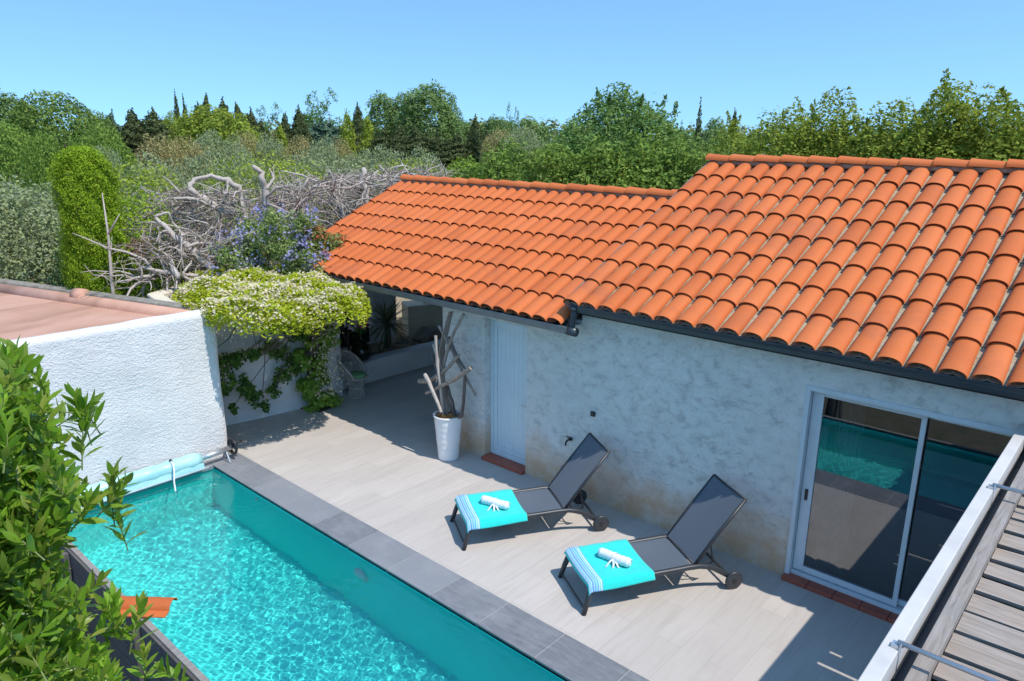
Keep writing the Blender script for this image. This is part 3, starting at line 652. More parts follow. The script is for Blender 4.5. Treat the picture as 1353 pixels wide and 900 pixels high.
# ================================================================ WHITE BUILDING, WALLS, TERRACE
wb = thing('flat_roof_building', 'white rendered building with a flat salmon coloured roof beside the pool', 'building', (0, 0, 0))
import bmesh
def rounded_wall(x0, x1, y0, y1, z0, z1, name, mt, parent, amp=.018, r_=.07, res=.12):
    bm = bmesh.new(); bmesh.ops.create_cube(bm, size=1)
    for v in bm.verts: v.co = Vector(((x0+x1)/2+v.co.x*(x1-x0), (y0+y1)/2+v.co.y*(y1-y0), (z0+z1)/2+v.co.z*(z1-z0)))
    bmesh.ops.bevel(bm, geom=[e for e in bm.edges if min(e.verts[0].co.z, e.verts[1].co.z) > z0+.01 or abs(e.verts[0].co.z-e.verts[1].co.z) > .1], offset=r_, segments=4, affect='EDGES', profile=.5)
    for ax, a, b in ((0, x0, x1), (1, y0, y1), (2, z0, z1)):
        k = int((b-a)/res)
        for i in range(1, k):
            no = [0, 0, 0]; no[ax] = 1; co = [0, 0, 0]; co[ax] = a+(b-a)*i/k
            bmesh.ops.bisect_plane(bm, geom=bm.verts[:]+bm.edges[:]+bm.faces[:], plane_co=co, plane_no=no)
    from mathutils import noise as mn
    bm.normal_update()
    for v in bm.verts: v.co += v.normal*amp*mn.fractal(v.co*1.6, 1, 2, 3)
    me = bpy.data.meshes.new(name); bm.to_mesh(me); bm.free()
    me.polygons.foreach_set('use_smooth', [True]*len(me.polygons)); return link(name, me, mt, parent)
rounded_wall(-11.16, -10.90, -1.5, 5.26, -.1, 2.44, 'wall', M['white'], wb, r_=.10)
m = MB(); m.box(-16.6, -11.1, -1.5, 3.9, 0, 2.28); m.add([(-16.6, 3.3, 0), (-11.17, 4.95, 0), (-11.17, -1.5, 0), (-16.6, -1.5, 0), (-16.6, 3.3, 2.30), (-11.17, 4.95, 2.30), (-11.17, -1.5, 2.30), (-16.6, -1.5, 2.30)], [(4, 7, 6, 5), (0, 1, 5, 4)])
m.build('flat_roof', M['membrane'], wb)
# parapet with upstand and coping blocks along the far edge
pa, pb_ = np.array([-11.15, 5.02, 2.30]), np.array([-16.5, 3.42, 2.30]); u = unit(pb_-pa); Lp = np.linalg.norm(pb_-pa); nn = np.array([-u[1], u[0], 0]);
if nn[1] < 0: nn = -nn
m = MB(); m.tube([pa+u*.0-nn*.06, pa+u*Lp-nn*.06], .13, 12); m.tube([pa+u*2.55-nn*.02+np.array([0, 0, .1]), pa+u*2.75-nn*.02+np.array([0, 0, .1])], .13, 12)
m.build('membrane_upstand', M['membrane'], wb, smooth=True)
m = MB(); q = 0.0
for L_ in (.85, 1.0, 1.0, 1.0, 1.0, .9):
    q1 = min(q+L_-.012, Lp); c = pa+u*(q+q1)/2+nn*.11+np.array([0, 0, .02]); m.obox(c, u*(q1-q)/2, nn*.11, np.array([0, 0, .13])); q += L_
m.build('parapet', M['parapet'], wb, bevel=.03)
def walltube(name, pts, th, z0, z1, mt, label, cat, top=None):
    """a wall of thickness th along a plan polyline"""
    P = [np.array(p, float) for p in pts]; n = len(P); L, Rr = [], []
    for i in range(n):
        t = unit(P[min(i+1, n-1)]-P[max(i-1, 0)]); no = np.array([-t[1], t[0]]); L.append(P[i]+no*th/2); Rr.append(P[i]-no*th/2)
    m = MB(); poly = L+Rr[::-1]; m.prism([tuple(p) for p in poly], z0, z1); o = m.build(name, mt, bevel=.03); return tag(o, label, cat)
curve = [(-12.45, 5.02), (-12.38, 5.4), (-12.25, 5.84), (-12.14, 6.4), (-12.06, 7.0), (-12.0, 7.6), (-12.02, 8.0), (-12.1, 8.22)]
walltube('garden_wall', curve, .26, -.05, 2.30, M['white'], 'tall curved white wall under the flowering jasmine', 'wall')
walltube('boundary_wall', [(-11.4, 5.12), (-12.0, 5.0), (-12.9, 5.15), (-13.6, 6.4), (-13.75, 7.6)], .26, -.05, 2.42, M['cream'], 'cream topped boundary wall behind the jasmine canopy and dead branches', 'wall')
walltube('planter_ledge', [(-12.42, 8.25), (-12.40, 8.9), (-12.42, 9.8), (-12.40, 10.6), (-12.35, 11.4), (-12.3, 12.6)], .34, -.05, .46, M['white'], 'low white ledge holding the planting bed at the back of the terrace', 'ledge')
m = MB(); m.prism([(-12.5, 8.3), (-12.5, 13.6), (-15.2, 13.6), (-15.2, 8.3)], -.05, .38)
tag(m.build('planting_bed', M['gravel']), 'raised gravel bed behind the white ledge', 'bed', kind='structure')
walltube('rear_wall', [(-13.55, 7.6), (-13.55, 10.9)], .2, -.05, 1.85, M['white'], 'white wall with a dark opening behind the yucca', 'wall')
walltube('terrace_end_wall', [(-15.4, 10.8), (-13.9, 14.1), (-8.7, 14.1)], .2, -.05, 1.9, M['cream'], 'beige wall closing the end of the covered terrace', 'wall')
m = MB(); m.box(-13.449, -13.42, 9.0, 10.05, .50, 1.6); o = m.build('dark_opening', M['dark']); tag(o, 'dark rectangular panel in the white wall beside the orchid', 'panel')
m = MB(); m.prism([(-13.4, 11.2), (-12.9, 12.6), (-13.5, 12.8), (-14.0, 11.5)], .37, 1.15); o = m.build('stone_trough', M['cream'], bevel=.03); tag(o, 'cream block planter standing on the gravel bed', 'planter')
V = blob_leaves([((-13.45, 12.0, 1.2), (.45, .6, .12))], 500, .09, .4, 91); o = link('trailing_succulent', arr_mesh('s', V, 4), G['ivy']); tag(o, 'dark green plant growing on top of the cream block planter', 'plant')
# rocks
def rock(pos, s, seed, lab):
    from mathutils import noise as mn
    bm = bmesh.new(); bmesh.ops.create_icosphere(bm, subdivisions=3, radius=1)
    for v in bm.verts: v.co = Vector((v.co.x*s[0], v.co.y*s[1], v.co.z*s[2]))*(1+.45*mn.noise(v.co*1.3+Vector((seed, 0, 0))))
    me = bpy.data.meshes.new('rock'); bm.to_mesh(me); bm.free(); o = link('rock', me, M['rock']); o.location = pos
    return tag(o, lab, 'rock', 'rocks on the planting bed')
rock((-12.95, 11.3, .48), (.22, .3, .2), 1, 'largest dark rock on the gravel bed by the cream planter')
rock((-13.0, 10.7, .42), (.13, .15, .1), 5, 'middle sized rock between yucca and cream planter')
rock((-12.8, 10.2, .41), (.09, .1, .07), 9, 'smallest rock near the foot of the yucca')
rg = np.random.default_rng(5); m = MB()
for i in range(420):
    x, y = rg.uniform(-13.6, -12.6), rg.uniform(8.9, 13); s_ = rg.uniform(.03, .09); a = rg.random()*3.14
    m.obox((x, y, .39+s_*.2), (s_*math.cos(a), s_*math.sin(a), rg.normal()*.01), (-s_*.6*math.sin(a), s_*.6*math.cos(a), rg.normal()*.01), (0, 0, s_*.25))
tag(m.build('wood_chips', m_channel('chips_mix', [(.3, (.16, .11, .07)), (.5, (.46, .35, .22)), (.7, (.62, .50, .34))])), 'loose stone and bark chips covering the bed', 'mulch', kind='stuff')
# yucca
y_ = thing('yucca', 'spiky yucca with a short trunk in the covered bed', 'yucca', (-12.95, 10.2, .38))
m = MB(); m.tube([(0, 0, 0), (.02, .01, .3), (0, .0, .62)], [.075, .065, .06], 12); m.build('trunk', M['bark'], y_, smooth=True)
m = MB(); rg = np.random.default_rng(12)
for i in range(110):
    a = rg.random()*6.28; e = math.asin(rg.uniform(-.75, .98)); L_ = .80*(.75+.4*rg.random()); w = .021
    dr = np.array([math.cos(a)*math.cos(e), math.sin(a)*math.cos(e), math.sin(e)]); sd = np.array([-math.sin(a), math.cos(a), 0])
    o_ = np.array([0, 0, .62]); p1 = o_+dr*L_*.45; p2 = o_+dr*L_+np.array([0, 0, -.12*L_*(math.cos(e)+.3)])
    m.add([o_-sd*w*.6, o_+sd*w*.6, p1+sd*w, p1-sd*w, p2], [(0, 1, 2, 3), (3, 2, 4)])
m.build('leaves', G['yucca'], y_)
# demijohn and orchid
dj = thing('demijohn', 'round dark green glass demijohn on the white ledge', 'vase', (-12.48, 9.12, .461))
m = MB(); m.lathe([(0, 0), (.13, 0), (.19, .05), (.22, .14), (.215, .22), (.18, .31), (.10, .39), (.05, .44), (.04, .50), (.055, .53), (.045, .53), (.03, .50)], 36); m.build('body', M['demijohn'], dj, smooth=True)
oc = thing('orchid_bouquet', 'pink and white artificial orchids standing in the demijohn', 'bouquet', (-12.48, 9.12, .95))
m = MB(); rg = np.random.default_rng(8); tp_ = []
for i in range(7):
    a = i*.9; q = np.array([.10*math.cos(a), .14*math.sin(a)-.08, .32+.12*rg.random()]); tp_.append(q); m.tube([(0, 0, 0), q*.5+np.array([0, 0, .08]), q], .006, 5)
m.build('stem', G['ivy'], oc)
def petals(cent, n, r_, size, seed):
    rg = np.random.default_rng(seed); c = np.array(cent)[rg.integers(0, len(cent), n)]; return leaves(c+rg.normal(size=(n, 3))*r_, unit(rg.normal(size=(n, 3))), size, .8, rg=rg).reshape(-1, 3)
link('white_flowers', arr_mesh('p', petals([t+np.array([.05, y, -.02]) for t in tp_ for y in (-.12, .12)], 160, .06, .08, 3), 4), G['white'], oc)
link('pink_flowers', arr_mesh('p', petals([tp_[2]+np.array([.1, -.03, -.04])], 70, .06, .08, 4), 4), G['pink'], oc)
link('foliage', arr_mesh('p', petals([t*.6 for t in tp_], 60, .06, .1, 6), 4), G['ivy'], oc)
# wicker chair
wc = thing('wicker_chair', 'small grey wicker peacock chair with a woven drum base beside the ledge', 'chair', (-11.74, 8.42, 0), R(115))
wc.scale = (1.08, 1.08, 1.08)
m = MB()
for i in range(34):
    a = 2*math.pi*i/34; c0, s0 = math.cos(a), math.sin(a)
    m.tube([(.165*c0, .165*s0, 0), (.13*c0, .13*s0, .17), (.17*c0, .17*s0, .36)], .0085, 5)
for z, r_ in ((.01, .168), (.17, .134), (.18, .134), (.35, .17)):
    m.tube([(r_*math.cos(a), r_*math.sin(a), z) for a in np.linspace(0, 6.283, 29)], .012, 6, False)
m.build('drum_base', M['wicker'], wc)
m = MB(); m.lathe([(0, .36), (.22, .36), (.235, .375), (.22, .39), (0, .39)], 28); m.build('seat', M['wicker'], wc, smooth=True)
m = MB(); m.lathe([(0, .39), (.17, .39), (.185, .41), (.16, .435), (0, .44)], 28); m.build('cushion', M['cushion'], wc, smooth=True)
m = MB(); rim = []
for i in range(29):
    a = math.pi*(-.12+1.24*i/28); hgt = .40+.44*max(0, math.sin(math.pi*i/28))**.75
    rim.append(np.array([.27*math.cos(a)*(1+.12*math.sin(a)), .24*math.sin(a)+.09*(hgt-.4)/.44, hgt]))
for i in range(29):
    a = math.pi*(-.12+1.24*i/28); b0 = np.array([.22*math.cos(a), .22*math.sin(a), .37])
    m.tube([b0, (b0+rim[i])/2+np.array([.02*math.cos(a), .02*math.sin(a), 0]), rim[i]], .0065, 5)
    if i < 27: m.tube([b0, (b0+rim[i+2])/2, rim[i+2]], .005, 4)
m.tube(rim, .022, 8); m.tube([r_*.55+np.array([0, 0, .17]) if False else (np.array([.22*math.cos(math.pi*(-.12+1.24*i/28)), .22*math.sin(math.pi*(-.12+1.24*i/28)), .37])*.5+r_*.5) for i, r_ in enumerate(rim)], .009, 6)
m.build('backrest', M['wicker'], wc)
# tall white pot with driftwood
pt = thing('tall_white_pot', 'tall tapering ribbed white pot standing by the door', 'pot', (-8.17, 7.6, 0))
prof = [(0, 0), (.155, 0), (.165, .01)]+[(.165+.062*(z/.74)+.0016*math.sin(z*62)+.0012*math.sin(z*23), z) for z in np.linspace(.02, .72, 60)]+[(.238, .735), (.242, .76), (.225, .765), (.205, .74), (.20, .66), (0, .66)]
m = MB(); m.lathe(prof, 40); m.build('body', M['pot'], pt, smooth=True)
dw = thing('driftwood_arrangement', 'bundle of crossed driftwood sticks standing in the tall white pot', 'driftwood', (-8.17, 7.6, .66))
def gyp(x, y, Y):
    d_ = ray(x, y); return CAMPOS+d_*(Y/d_[1])-np.array([-8.17, 7.6, .66])
rg = np.random.default_rng(21)
ST = [((594, 545), (583, 481), (595, 412), 7.66, .050, 'd', .28), ((590, 550), (586, 483), (613, 415), 7.6, .022, 'd', 1), ((606, 548), (611, 543), (614.6, 493), 7.62, .024, 'k', 1),
      ((580, 430), (603, 475), (628, 523), 7.66, .018, 'd', 1), ((575.5, 443), (581, 500), (586, 548), 7.5, .018, 'l', 1), ((554, 503), (575, 499), (606, 470), 7.55, .030, 'd', 1),
      ((561, 495), (570, 512), (582, 545), 7.42, .022, 'l', 1), ((622, 486), (592, 506), (562, 520), 7.5, .024, 'd', 1), ((592, 446), (604, 470), (618, 490), 7.64, .016, 'k', 1),
      ((585, 556), (584, 520), (572, 470), 7.6, .03, 'k', .6), ((572, 455), (580, 480), (577, 505), 7.52, .016, 'l', 1), ((600, 552), (597, 530), (588, 505), 7.64, .022, 'k', 1)]
for a, b, c, Y, r_, k, fl in ST:
    A, B, Cc = gyp(*a, Y), gyp(*b, Y), gyp(*c, Y+rg.uniform(-.03, .08)); pth = []
    for i in range(7):
        t = i/6; q = A*(1-t)**2+2*t*(1-t)*(2*B-(A+Cc)/2)+Cc*t*t; pth.append(q+rg.normal(size=3)*.006)
    m = MB(); m.tube(pth, [r_*1.55*(1.05-.35*i/6)*(1+rg.normal()*.10) for i in range(7)], 7, flat=fl)
    for _ in range(5):
        i = rg.integers(1, 6); d_ = unit(rg.normal(size=3))*rg.uniform(.03, .10); m.tube([pth[i], pth[i]+d_], [r_*.4, r_*.15], 5)
    m.build('stick', M['driftdark'] if k == 'k' else (M['deadlimb'] if k == 'l' else M['drift']), dw, angle=60)
m = MB()
for i in range(36):
    a = rg.random()*6.28; q = rg.random()**.5*.16; d_ = unit(rg.normal(size=3))*[.06, .06, .05]; c = np.array([q*math.cos(a), q*math.sin(a), .05+.05*rg.random()]); m.obox(c, d_, unit(np.cross(d_, [0, 0, 1]))*.03, unit(np.cross(d_, rg.normal(size=3)))*.012)
m.build('bark_chips', M['chips'], dw)

# ================================================================ LOUNGERS
def loft(sections):
    m = MB(); n = len(sections[0]); m.add([p for s_ in sections for p in s_], [(i*n+k, i*n+k+1, (i+1)*n+k+1, (i+1)*n+k) for i in range(len(sections)-1) for k in range(n-1)]); return m
def make_lounger():
    """local: x across (0 = centre), y from foot end to head end, z up"""
    rt_ = thing('sun_lounger', 'charcoal sling sun lounger nearer the blue door, in front of the tap', 'sun lounger', group='sun loungers on the patio')
    W = .34; HY, HZ = 1.28, .335
    for sx in (-1, 1):
        x = sx*W; m = MB()
        pts = [(.0, .335), (.2, .335), (.6, .335), (1.0, .34), (1.2, .345), (1.34, .34), (1.47, .31), (1.59, .25), (1.69, .18), (1.76, .13)]
        m.tube([(x, y, z) for y, z in pts], .033, 8); m.build('side_rail', M['charcoal'], rt_, smooth=True)
        m = MB(); m.tube([(x, .03, .335), (x+sx*.02, -.03, .17), (x+sx*.035, -.075, .012)], [.036, .032, .028], 8); m.tube([(x+sx*.036, -.077, .012), (x+sx*.036, -.077, 0)], .028, 8); m.build('leg', M['charcoal'], rt_, smooth=True)
        wh = thing('wheel', None, None); wh.parent = rt_; wh.location = (x+sx*.055, 1.78, .112); wh.rotation_euler = (0, R(90), 0)
        m = MB(); m.lathe([(0, -.018), (.095, -.018), (.11, -.012), (.112, 0), (.11, .012), (.095, .018), (0, .018)], 32); m.build('disc', M['charcoal'], wh, smooth=True)
        m = MB(); m.tube([(0, 0, -.026), (0, 0, .026)], .025, 14); m.build('hub_cap', M['black'], wh)
    m = MB()
    for y, z in ((.02, .335), (.62, .31), (1.22, .32), (1.76, .13)): m.tube([(-W, y, z), (W, y, z)], .017, 8)
    m.build('crossbar', M['charcoal'], rt_)
    m = MB(); m.tube([(-W-.035, -.06, .05), (W+.035, -.06, .05)], .012, 8); m.build('foot_bar', M['charcoal'], rt_)
    sec = []
    for i in range(15):
        y = .0+1.26*i/14; sec.append([(x, y, .352-.022*(1-(x/.335)**2)*math.sin(math.pi*i/14)**.5) for x in np.linspace(-.335, .335, 9)])
    loft(sec).build('sling_seat', M['sling'], rt_, smooth=True)
    for sx in (-1, 1): m = MB(); m.tube([(sx*.338, .78, .356), (sx*.338, 1.26, .356)], .011, 6); m.build('seat_piping', M['black'], rt_)
    # backrest raised 55 degrees
    bk = thing('backrest', None, None); bk.parent = rt_; bk.location = (0, HY, HZ+.01); bk.rotation_euler = (R(51.5), 0, 0); L_ = .96
    m = MB()
    for sx in (-1, 1): m.tube([(sx*.325, 0, 0), (sx*.327, L_*.5, .012), (sx*.33, L_, .0)], .019, 8)
    m.tube([(-.33, L_, 0), (0, L_-.01, -.035), (.33, L_, 0)], .016, 8); m.tube([(-.325, 0.01, 0), (.325, 0.01, 0)], .016, 8); m.build('back_frame', M['charcoal'], bk, smooth=True)
    sec = []
    for i in range(13):
        y = .012+(L_-.02)*i/12; sec.append([(x, y, .014-.04*(1-(x/.325)**2)*(.35+.65*i/12)) for x in np.linspace(-.322, .322, 9)])
    loft(sec).build('sling', M['sling'], bk, smooth=True)
    m = MB()
    for sx in (-1, 1): m.tube([(sx*.24, HY+.25, HZ+.20), (sx*.24, HY+.30, .30), (sx*.22, HY+.20, .22)], .011, 6)
    m.tube([(-.24, HY+.25, HZ+.20), (.24, HY+.25, HZ+.20)], .010, 6); m.tube([(-.22, HY+.20, .22), (.22, HY+.20, .22)], .010, 6)
    m.tube([(-.2, HY+.1, .29), (-.2, HY+.3, .22)], .009, 6); m.tube([(.2, HY+.1, .29), (.2, HY+.3, .22)], .009, 6)
    m.build('back_strut', M['black'], rt_)
    return rt_
def make_towel():
    sec = []; rg = np.random.default_rng(3)
    xs_ = [-.385, -.377, -.36, -.32, -.2, -.1, 0, .1, .2, .32, .36, .377, .386, .394]
    for i in range(27):
        y = -.035+.79*i/26; row = []
        for x in xs_:
            z = .376-.018*(1-min(1, abs(x)/.32)**2)+.003*math.sin(9*x+5*y)+.003*math.sin(23*y)
            if abs(x) > .36: z = .376-(abs(x)-.36)*({1: 2.2, -1: 1.2}[1 if x > 0 else -1])-.012*(1+math.sin(5*y+2*x))
            if y < 0: z -= .05*(-y/.035)
            row.append((x*(1+.02*math.sin(3.1*y)), y, z))
        sec.append(row)
    o = loft(sec).build('towel', M['towel'], smooth=True)
    sm = o.modifiers.new('thick', 'SOLIDIFY'); sm.thickness = .008; sm.offset = 1
    return o
def make_roll():
    rr = thing('rolled_towel', 'tightly rolled white towel tied with ribbon', 'rolled towel')
    m = MB(); P_ = []; Rd = []
    for i in range(19):
        t = i/18; P_.append((-.17+.34*t, .004*math.sin(8*t), .05)); Rd.append(.048*(1+.05*math.sin(i*2.4))*(.82 if i in (0, 18) else 1)*(.86 if i in (9,) else 1))
    m.tube(P_, Rd, 20); 
    for e_ in (-.172, .172):
        sp_ = [(e_, (.042-.005*a)*math.cos(a), .05+(.042-.005*a)*math.sin(a)) for a in np.linspace(0, 7, 24)]; m.tube(sp_, .006, 5)
    m.build('roll', M['terry'], rr, smooth=True)
    m = MB(); m.tube([(.0, .052*math.cos(a), .05+.052*math.sin(a)) for a in np.linspace(0, 6.283, 21)], .006, 6, False)
    for dx, dy in ((.05, -.07), (-.02, -.10), (.09, -.03)): m.tube([(0, -.045, .06), (dx*.6, -.045+dy*.4, .035), (dx, -.045+dy, .006)], [.008, .011, .012], 6, flat=.4)
    m.build('ribbon', M['terry'], rr, smooth=True); return rr
def place(o, base, ang): o.location = base; o.rotation_euler = (0, 0, ang)
L1 = make_lounger(); L2 = copy_tree(L1); L2['label'] = 'charcoal sling sun lounger nearer the glass sliding door'
T1 = make_towel(); R1 = make_roll()
T2 = T1.copy(); COL.objects.link(T2); R2 = copy_tree(R1)
def lounger_frame(c, ang):  # ang: heading of the long axis measured from +X
    return (c[0], c[1], 0), ang-math.pi/2
P1 = ((-6.25, 6.06), R(58.0)); P2 = ((-4.34, 6.02), R(58.5))
for (c, a), Lo, To, Ro, tw in ((P1, L1, T1, R1, .12), (P2, L2, T2, R2, -.02)):
    b, rz = lounger_frame(c, a); place(Lo, b, rz); place(To, b, rz)
    ux = Vector((math.cos(rz), math.sin(rz), 0)); uy = Vector((-math.sin(rz), math.cos(rz), 0))
    place(Ro, Vector(b)+ux*.04+uy*.42+Vector((0, 0, .366)), R(6)+tw); Ro.scale = (1.15, 1.15, 1.15)
tag(T1, 'turquoise towel with blue striped end on the lounger nearer the blue door', 'towel', 'turquoise towels on the loungers')
tag(T2, 'turquoise towel with blue striped end on the lounger nearer the glass door', 'towel', 'turquoise towels on the loungers')
tag(R1, 'rolled white towel on the lounger nearer the blue door', 'rolled towel', 'rolled white towels')
tag(R2, 'rolled white towel on the lounger nearer the glass door', 'rolled towel', 'rolled white towels')

# ================================================================ PERGOLA
pg = thing('pergola', 'weathered grey slatted timber pergola with a pale outer beam', 'pergola', (0, 0, 0))
m = MB(); m.box(-.75, -.665, .9, 7.97, 2.36, 2.5); m.build('outer_beam', M['beam'], pg, bevel=.006)
m = MB(); m.box(-.60, -.52, .9, 7.97, 2.32, 2.43); m.build('rafter', M['rafter'], pg, bevel=.004)
m = MB(); m.box(1.2, 1.28, .9, 7.97, 2.20, 2.325); m.box(3.1, 3.18, .9, 7.97, 2.20, 2.325); m.build('rafter', M['rafter'], pg, bevel=.004)
rg = np.random.default_rng(4)
for i in range(28):
    y = .95+.25*i; w = .096+rg.uniform(-.008, .012); tw = rg.normal()*.004; z = 2.345+rg.uniform(-.006, .004)
    m = MB(); N_s = 8; L_ = []; warp = rg.normal()*.012; 
    for k in range(N_s+1):
        x = -.515+3.9*k/N_s; yy = y+tw*k+warp*math.sin(k*.9); ww = w*(1+.04*math.sin(k*1.7+i)); zz = z+.004*math.sin(k*1.1+i)
        L_.append([(x, yy-ww, zz), (x, yy+ww, zz), (x, yy+ww, zz+.024), (x, yy-ww, zz+.024)])
    m.add([p for s_ in L_ for p in s_], [(4*a+k, 4*a+(k+1) % 4, 4*a+4+(k+1) % 4, 4*a+4+k) for a in range(N_s) for k in range(4)]+[(3, 2, 1, 0), tuple(4*N_s+q for q in (0, 1, 2, 3))])
    m.build('slat', M['slat'], pg)
m = MB(); zz0, zz1 = 2.300, 2.306
SL = [(6.81, 6.84, -.66, -.15), (7.31, 7.335, -.66, -.60), (7.06, 7.085, -.50, -.38), (6.31, 6.335, -.2, .4), (5.06, 5.085, -.5, .2)]; SL.sort(); yy = .9
for y0, y1, x0, x1 in SL: m.box(-.76, 3.3, yy, y0, zz0, zz1); m.box(-.76, x0, y0, y1, zz0, zz1); m.box(x1, 3.3, y0, y1, zz0, zz1); yy = y1
m.box(-.76, 3.3, yy, 7.96, zz0, zz1)
m.build('shade_sheet', M['charcoal'], pg)
for y in (3.76, 6.22, 1.4):
    m = MB(); m.tube([(-.68, y, 2.53), (3.4, y, 2.53)], .014, 10); m.build('rail', M['alu'], pg, smooth=True)
    m = MB(); m.box(-.705, -.67, y-.022, y+.022, 2.501, 2.52); m.tube([(-.66, y-.03, 2.49), (-.66, y-.02, 2.53), (-.66, y+.02, 2.53), (-.66, y+.03, 2.49)], .006, 6); m.build('bracket', M['alu'], pg)
for x, y in ((-.7, 1.0), (3.1, 1.0), (3.1, 7.8)):
    m = MB(); m.box(x-.05, x+.05, y, y+.1, -1.3 if y < 2 else 0, 2.355 if x < 0 else 2.195); m.build('post', M['rafter'], pg)

# ================================================================ JASMINE, VINES, SHRUBS BY THE TERRACE
jas = thing('star_jasmine', 'yellow green star jasmine canopy covered in cream flowers over the white wall', 'jasmine', (-12.0, 7.5, 0))
def in_poly(x, y, poly):
    c = np.zeros(len(x), bool); n = len(poly)
    for i in range(n):
        x0, y0 = poly[i]; x1, y1 = poly[(i+1) % n]; t = ((y0 > y) != (y1 > y)) & (x < (x1-x0)*(y-y0)/(y1-y0+1e-12)+x0); c ^= t
    return c
poly = [(-12.9, 5.6), (-12.1, 5.05), (-11.3, 4.95), (-10.2, 5.15), (-9.65, 5.6), (-9.5, 6.4), (-9.52, 7.0), (-9.8, 7.4), (-10.9, 7.75), (-12.0, 8.5), (-13.4, 8.5), (-13.9, 7.0)]
def canopy_pts(n, seed, zoff=0, thick=.22):
    rg = np.random.default_rng(seed); x = rg.uniform(-14, -9.5, n*2); y = rg.uniform(4.8, 8.6, n*2); k = in_poly(x, y, poly); x, y = x[k], y[k]
    P = np.array(poly); dmin = np.full(len(x), 9.)
    for i in range(len(P)):
        a, b = P[i], P[(i+1) % len(P)]; t = np.clip(((x-a[0])*(b-a)[0]+(y-a[1])*(b-a)[1])/((b-a)@(b-a)), 0, 1); dmin = np.minimum(dmin, np.hypot(x-a[0]-t*(b-a)[0], y-a[1]-t*(b-a)[1]))
    dome = np.minimum(1, dmin/.5)**.5
    h = 2.44+.24*dome+.05*np.sin(x*5.1+y*2)+.05*np.sin(y*6.3-x*3)+.04*np.sin(x*11)*np.sin(y*13)-.05*(x+12)*.4
    z = h-thick*rg.random(len(x))**1.6*(.6+.4*dome)+zoff
    edge = dmin < .16; z[edge] -= rg.random(edge.sum())*.22
    return np.stack([x, y, z], 1), rg
p, rg = canopy_pts(52000, 1); V = leaves(p, unit(rg.normal(size=p.shape)*.55+[0, -.1, 1]), .062, .5, rg=rg).reshape(-1, 3)-np.array([-12, 7.5, 0])
link('canopy', arr_mesh('canopy', V, 4), G['jasmine'], jas)
p, rg = canopy_pts(11000, 2, .03, .12)
cl_ = np.sin(p[:, 0]*7+p[:, 1]*3)+np.sin(p[:, 1]*9-p[:, 0]*4)+rg.normal(size=len(p))*1.1 > .2; p = p[cl_]
p = np.repeat(p, 2, 0)+rg.normal(size=(len(p)*2, 3))*.012
V = leaves(p, unit(rg.normal(size=p.shape)*.6+[.2, -.3, 1]), .042, .85, rg=rg).reshape(-1, 3)-np.array([-12, 7.5, 0])
o = link('flowers', arr_mesh('flowers', V, 4), G['bloom'], jas); o['kind'] = 'stuff'
rg = np.random.default_rng(31); m = MB()
for i in range(9):
    a = rg.uniform(-.08, .08, 2); t = np.array([rg.uniform(.2, 2.0), rg.uniform(-1.4, .3), 2.35]); pth = [np.array([.12+a[0], a[1], 0])]
    for k in range(1, 7):
        f = k/6; pth.append(np.array([.12+a[0]+t[0]*f**2.4+rg.normal()*.03, a[1]+t[1]*f**2.4+rg.normal()*.03, 2.36*f**.85]))
    m.tube(pth, [.035*(1-.1*k) for k in range(7)], 6)
for i in range(10):
    a = rg.uniform(5.4, 7.4); x = -12+rg.uniform(.6, 1.9); m.tube([(0+(x+12), a-7.5, 2.1), (x+12-.25, a-7.6, 1.75), (x+12-.6, a-7.7, 1.5)], [.010, .009, .006], 5)
m.build('stems', M['bark'], jas, smooth=True)
# upright column of leaves at the trunk
bl = [((.32+.06*math.sin(z*5)+.12*z*.5, -.05+.1*math.cos(z*4), z), (.27, .33, .22)) for z in (.25, .5, .8, 1.1, 1.4, 1.7, 1.95, 2.2)]
V = blob_leaves(bl, 13000, .07, .5, 41, .5, 10, .45); link('column_leaves', arr_mesh('c', V, 4), foliage('column_leaf', [(.08, .16, .03), (.16, .27, .05), (.29, .38, .09)], .4), jas)
rg = np.random.default_rng(77); n = 500; z = rg.uniform(.3, 1.8, n); p = np.stack([.62+rg.normal(size=n)*.08, .0+rg.normal(size=n)*.16, z], 1)
o = link('column_flowers', arr_mesh('c', leaves(p, unit(rg.normal(size=p.shape)+[1, -1, .5]), .04, .8, rg=rg).reshape(-1, 3), 4), G['bloom'], jas); o['kind'] = 'stuff'
# trailing dark vine under the canopy
vn = thing('trailing_vine', 'dark green vine trailing down the white wall beneath the jasmine', 'vine', (-11.85, 6.2, 0))
bl = [((.1, -.35, 1.25), (.14, .24, .22)), ((.15, -.5, .95), (.14, .2, .25)), ((.15, -.2, .8), (.12, .16, .2)), ((.15, 0, .55), (.12, .15, .18)), ((.16, .1, .32), (.10, .12, .12)), ((.1, .15, 1.35), (.12, .25, .14)), ((.1, .5, 1.3), (.12, .25, .18)), ((.12, .6, .8), (.12, .2, .15)), ((.12, .4, .55), (.1, .16, .12)), ((.12, .85, 1.0), (.12, .22, .25)), ((.12, 1.0, 1.6), (.2, .3, .25)), ((.15, .7, 1.8), (.2, .4, .2)), ((.14, -.45, .45), (.08, .1, .12))]
V = blob_leaves(bl, 4200, .075, .6, 44, .4, 10, .5); link('leaves', arr_mesh('c', V, 4), G['ivy'], vn)
rg = np.random.default_rng(9); m = MB()
for i in range(12):
    c = np.array(bl[rg.integers(len(bl))][0]); s_ = np.array([.35, rg.uniform(-.3, 1.2), 2.05]); m.tube([s_, (s_+c)/2+[.1, 0, .1], c], [.009, .008, .005], 5)
m.build('stems', M['bark'], vn)
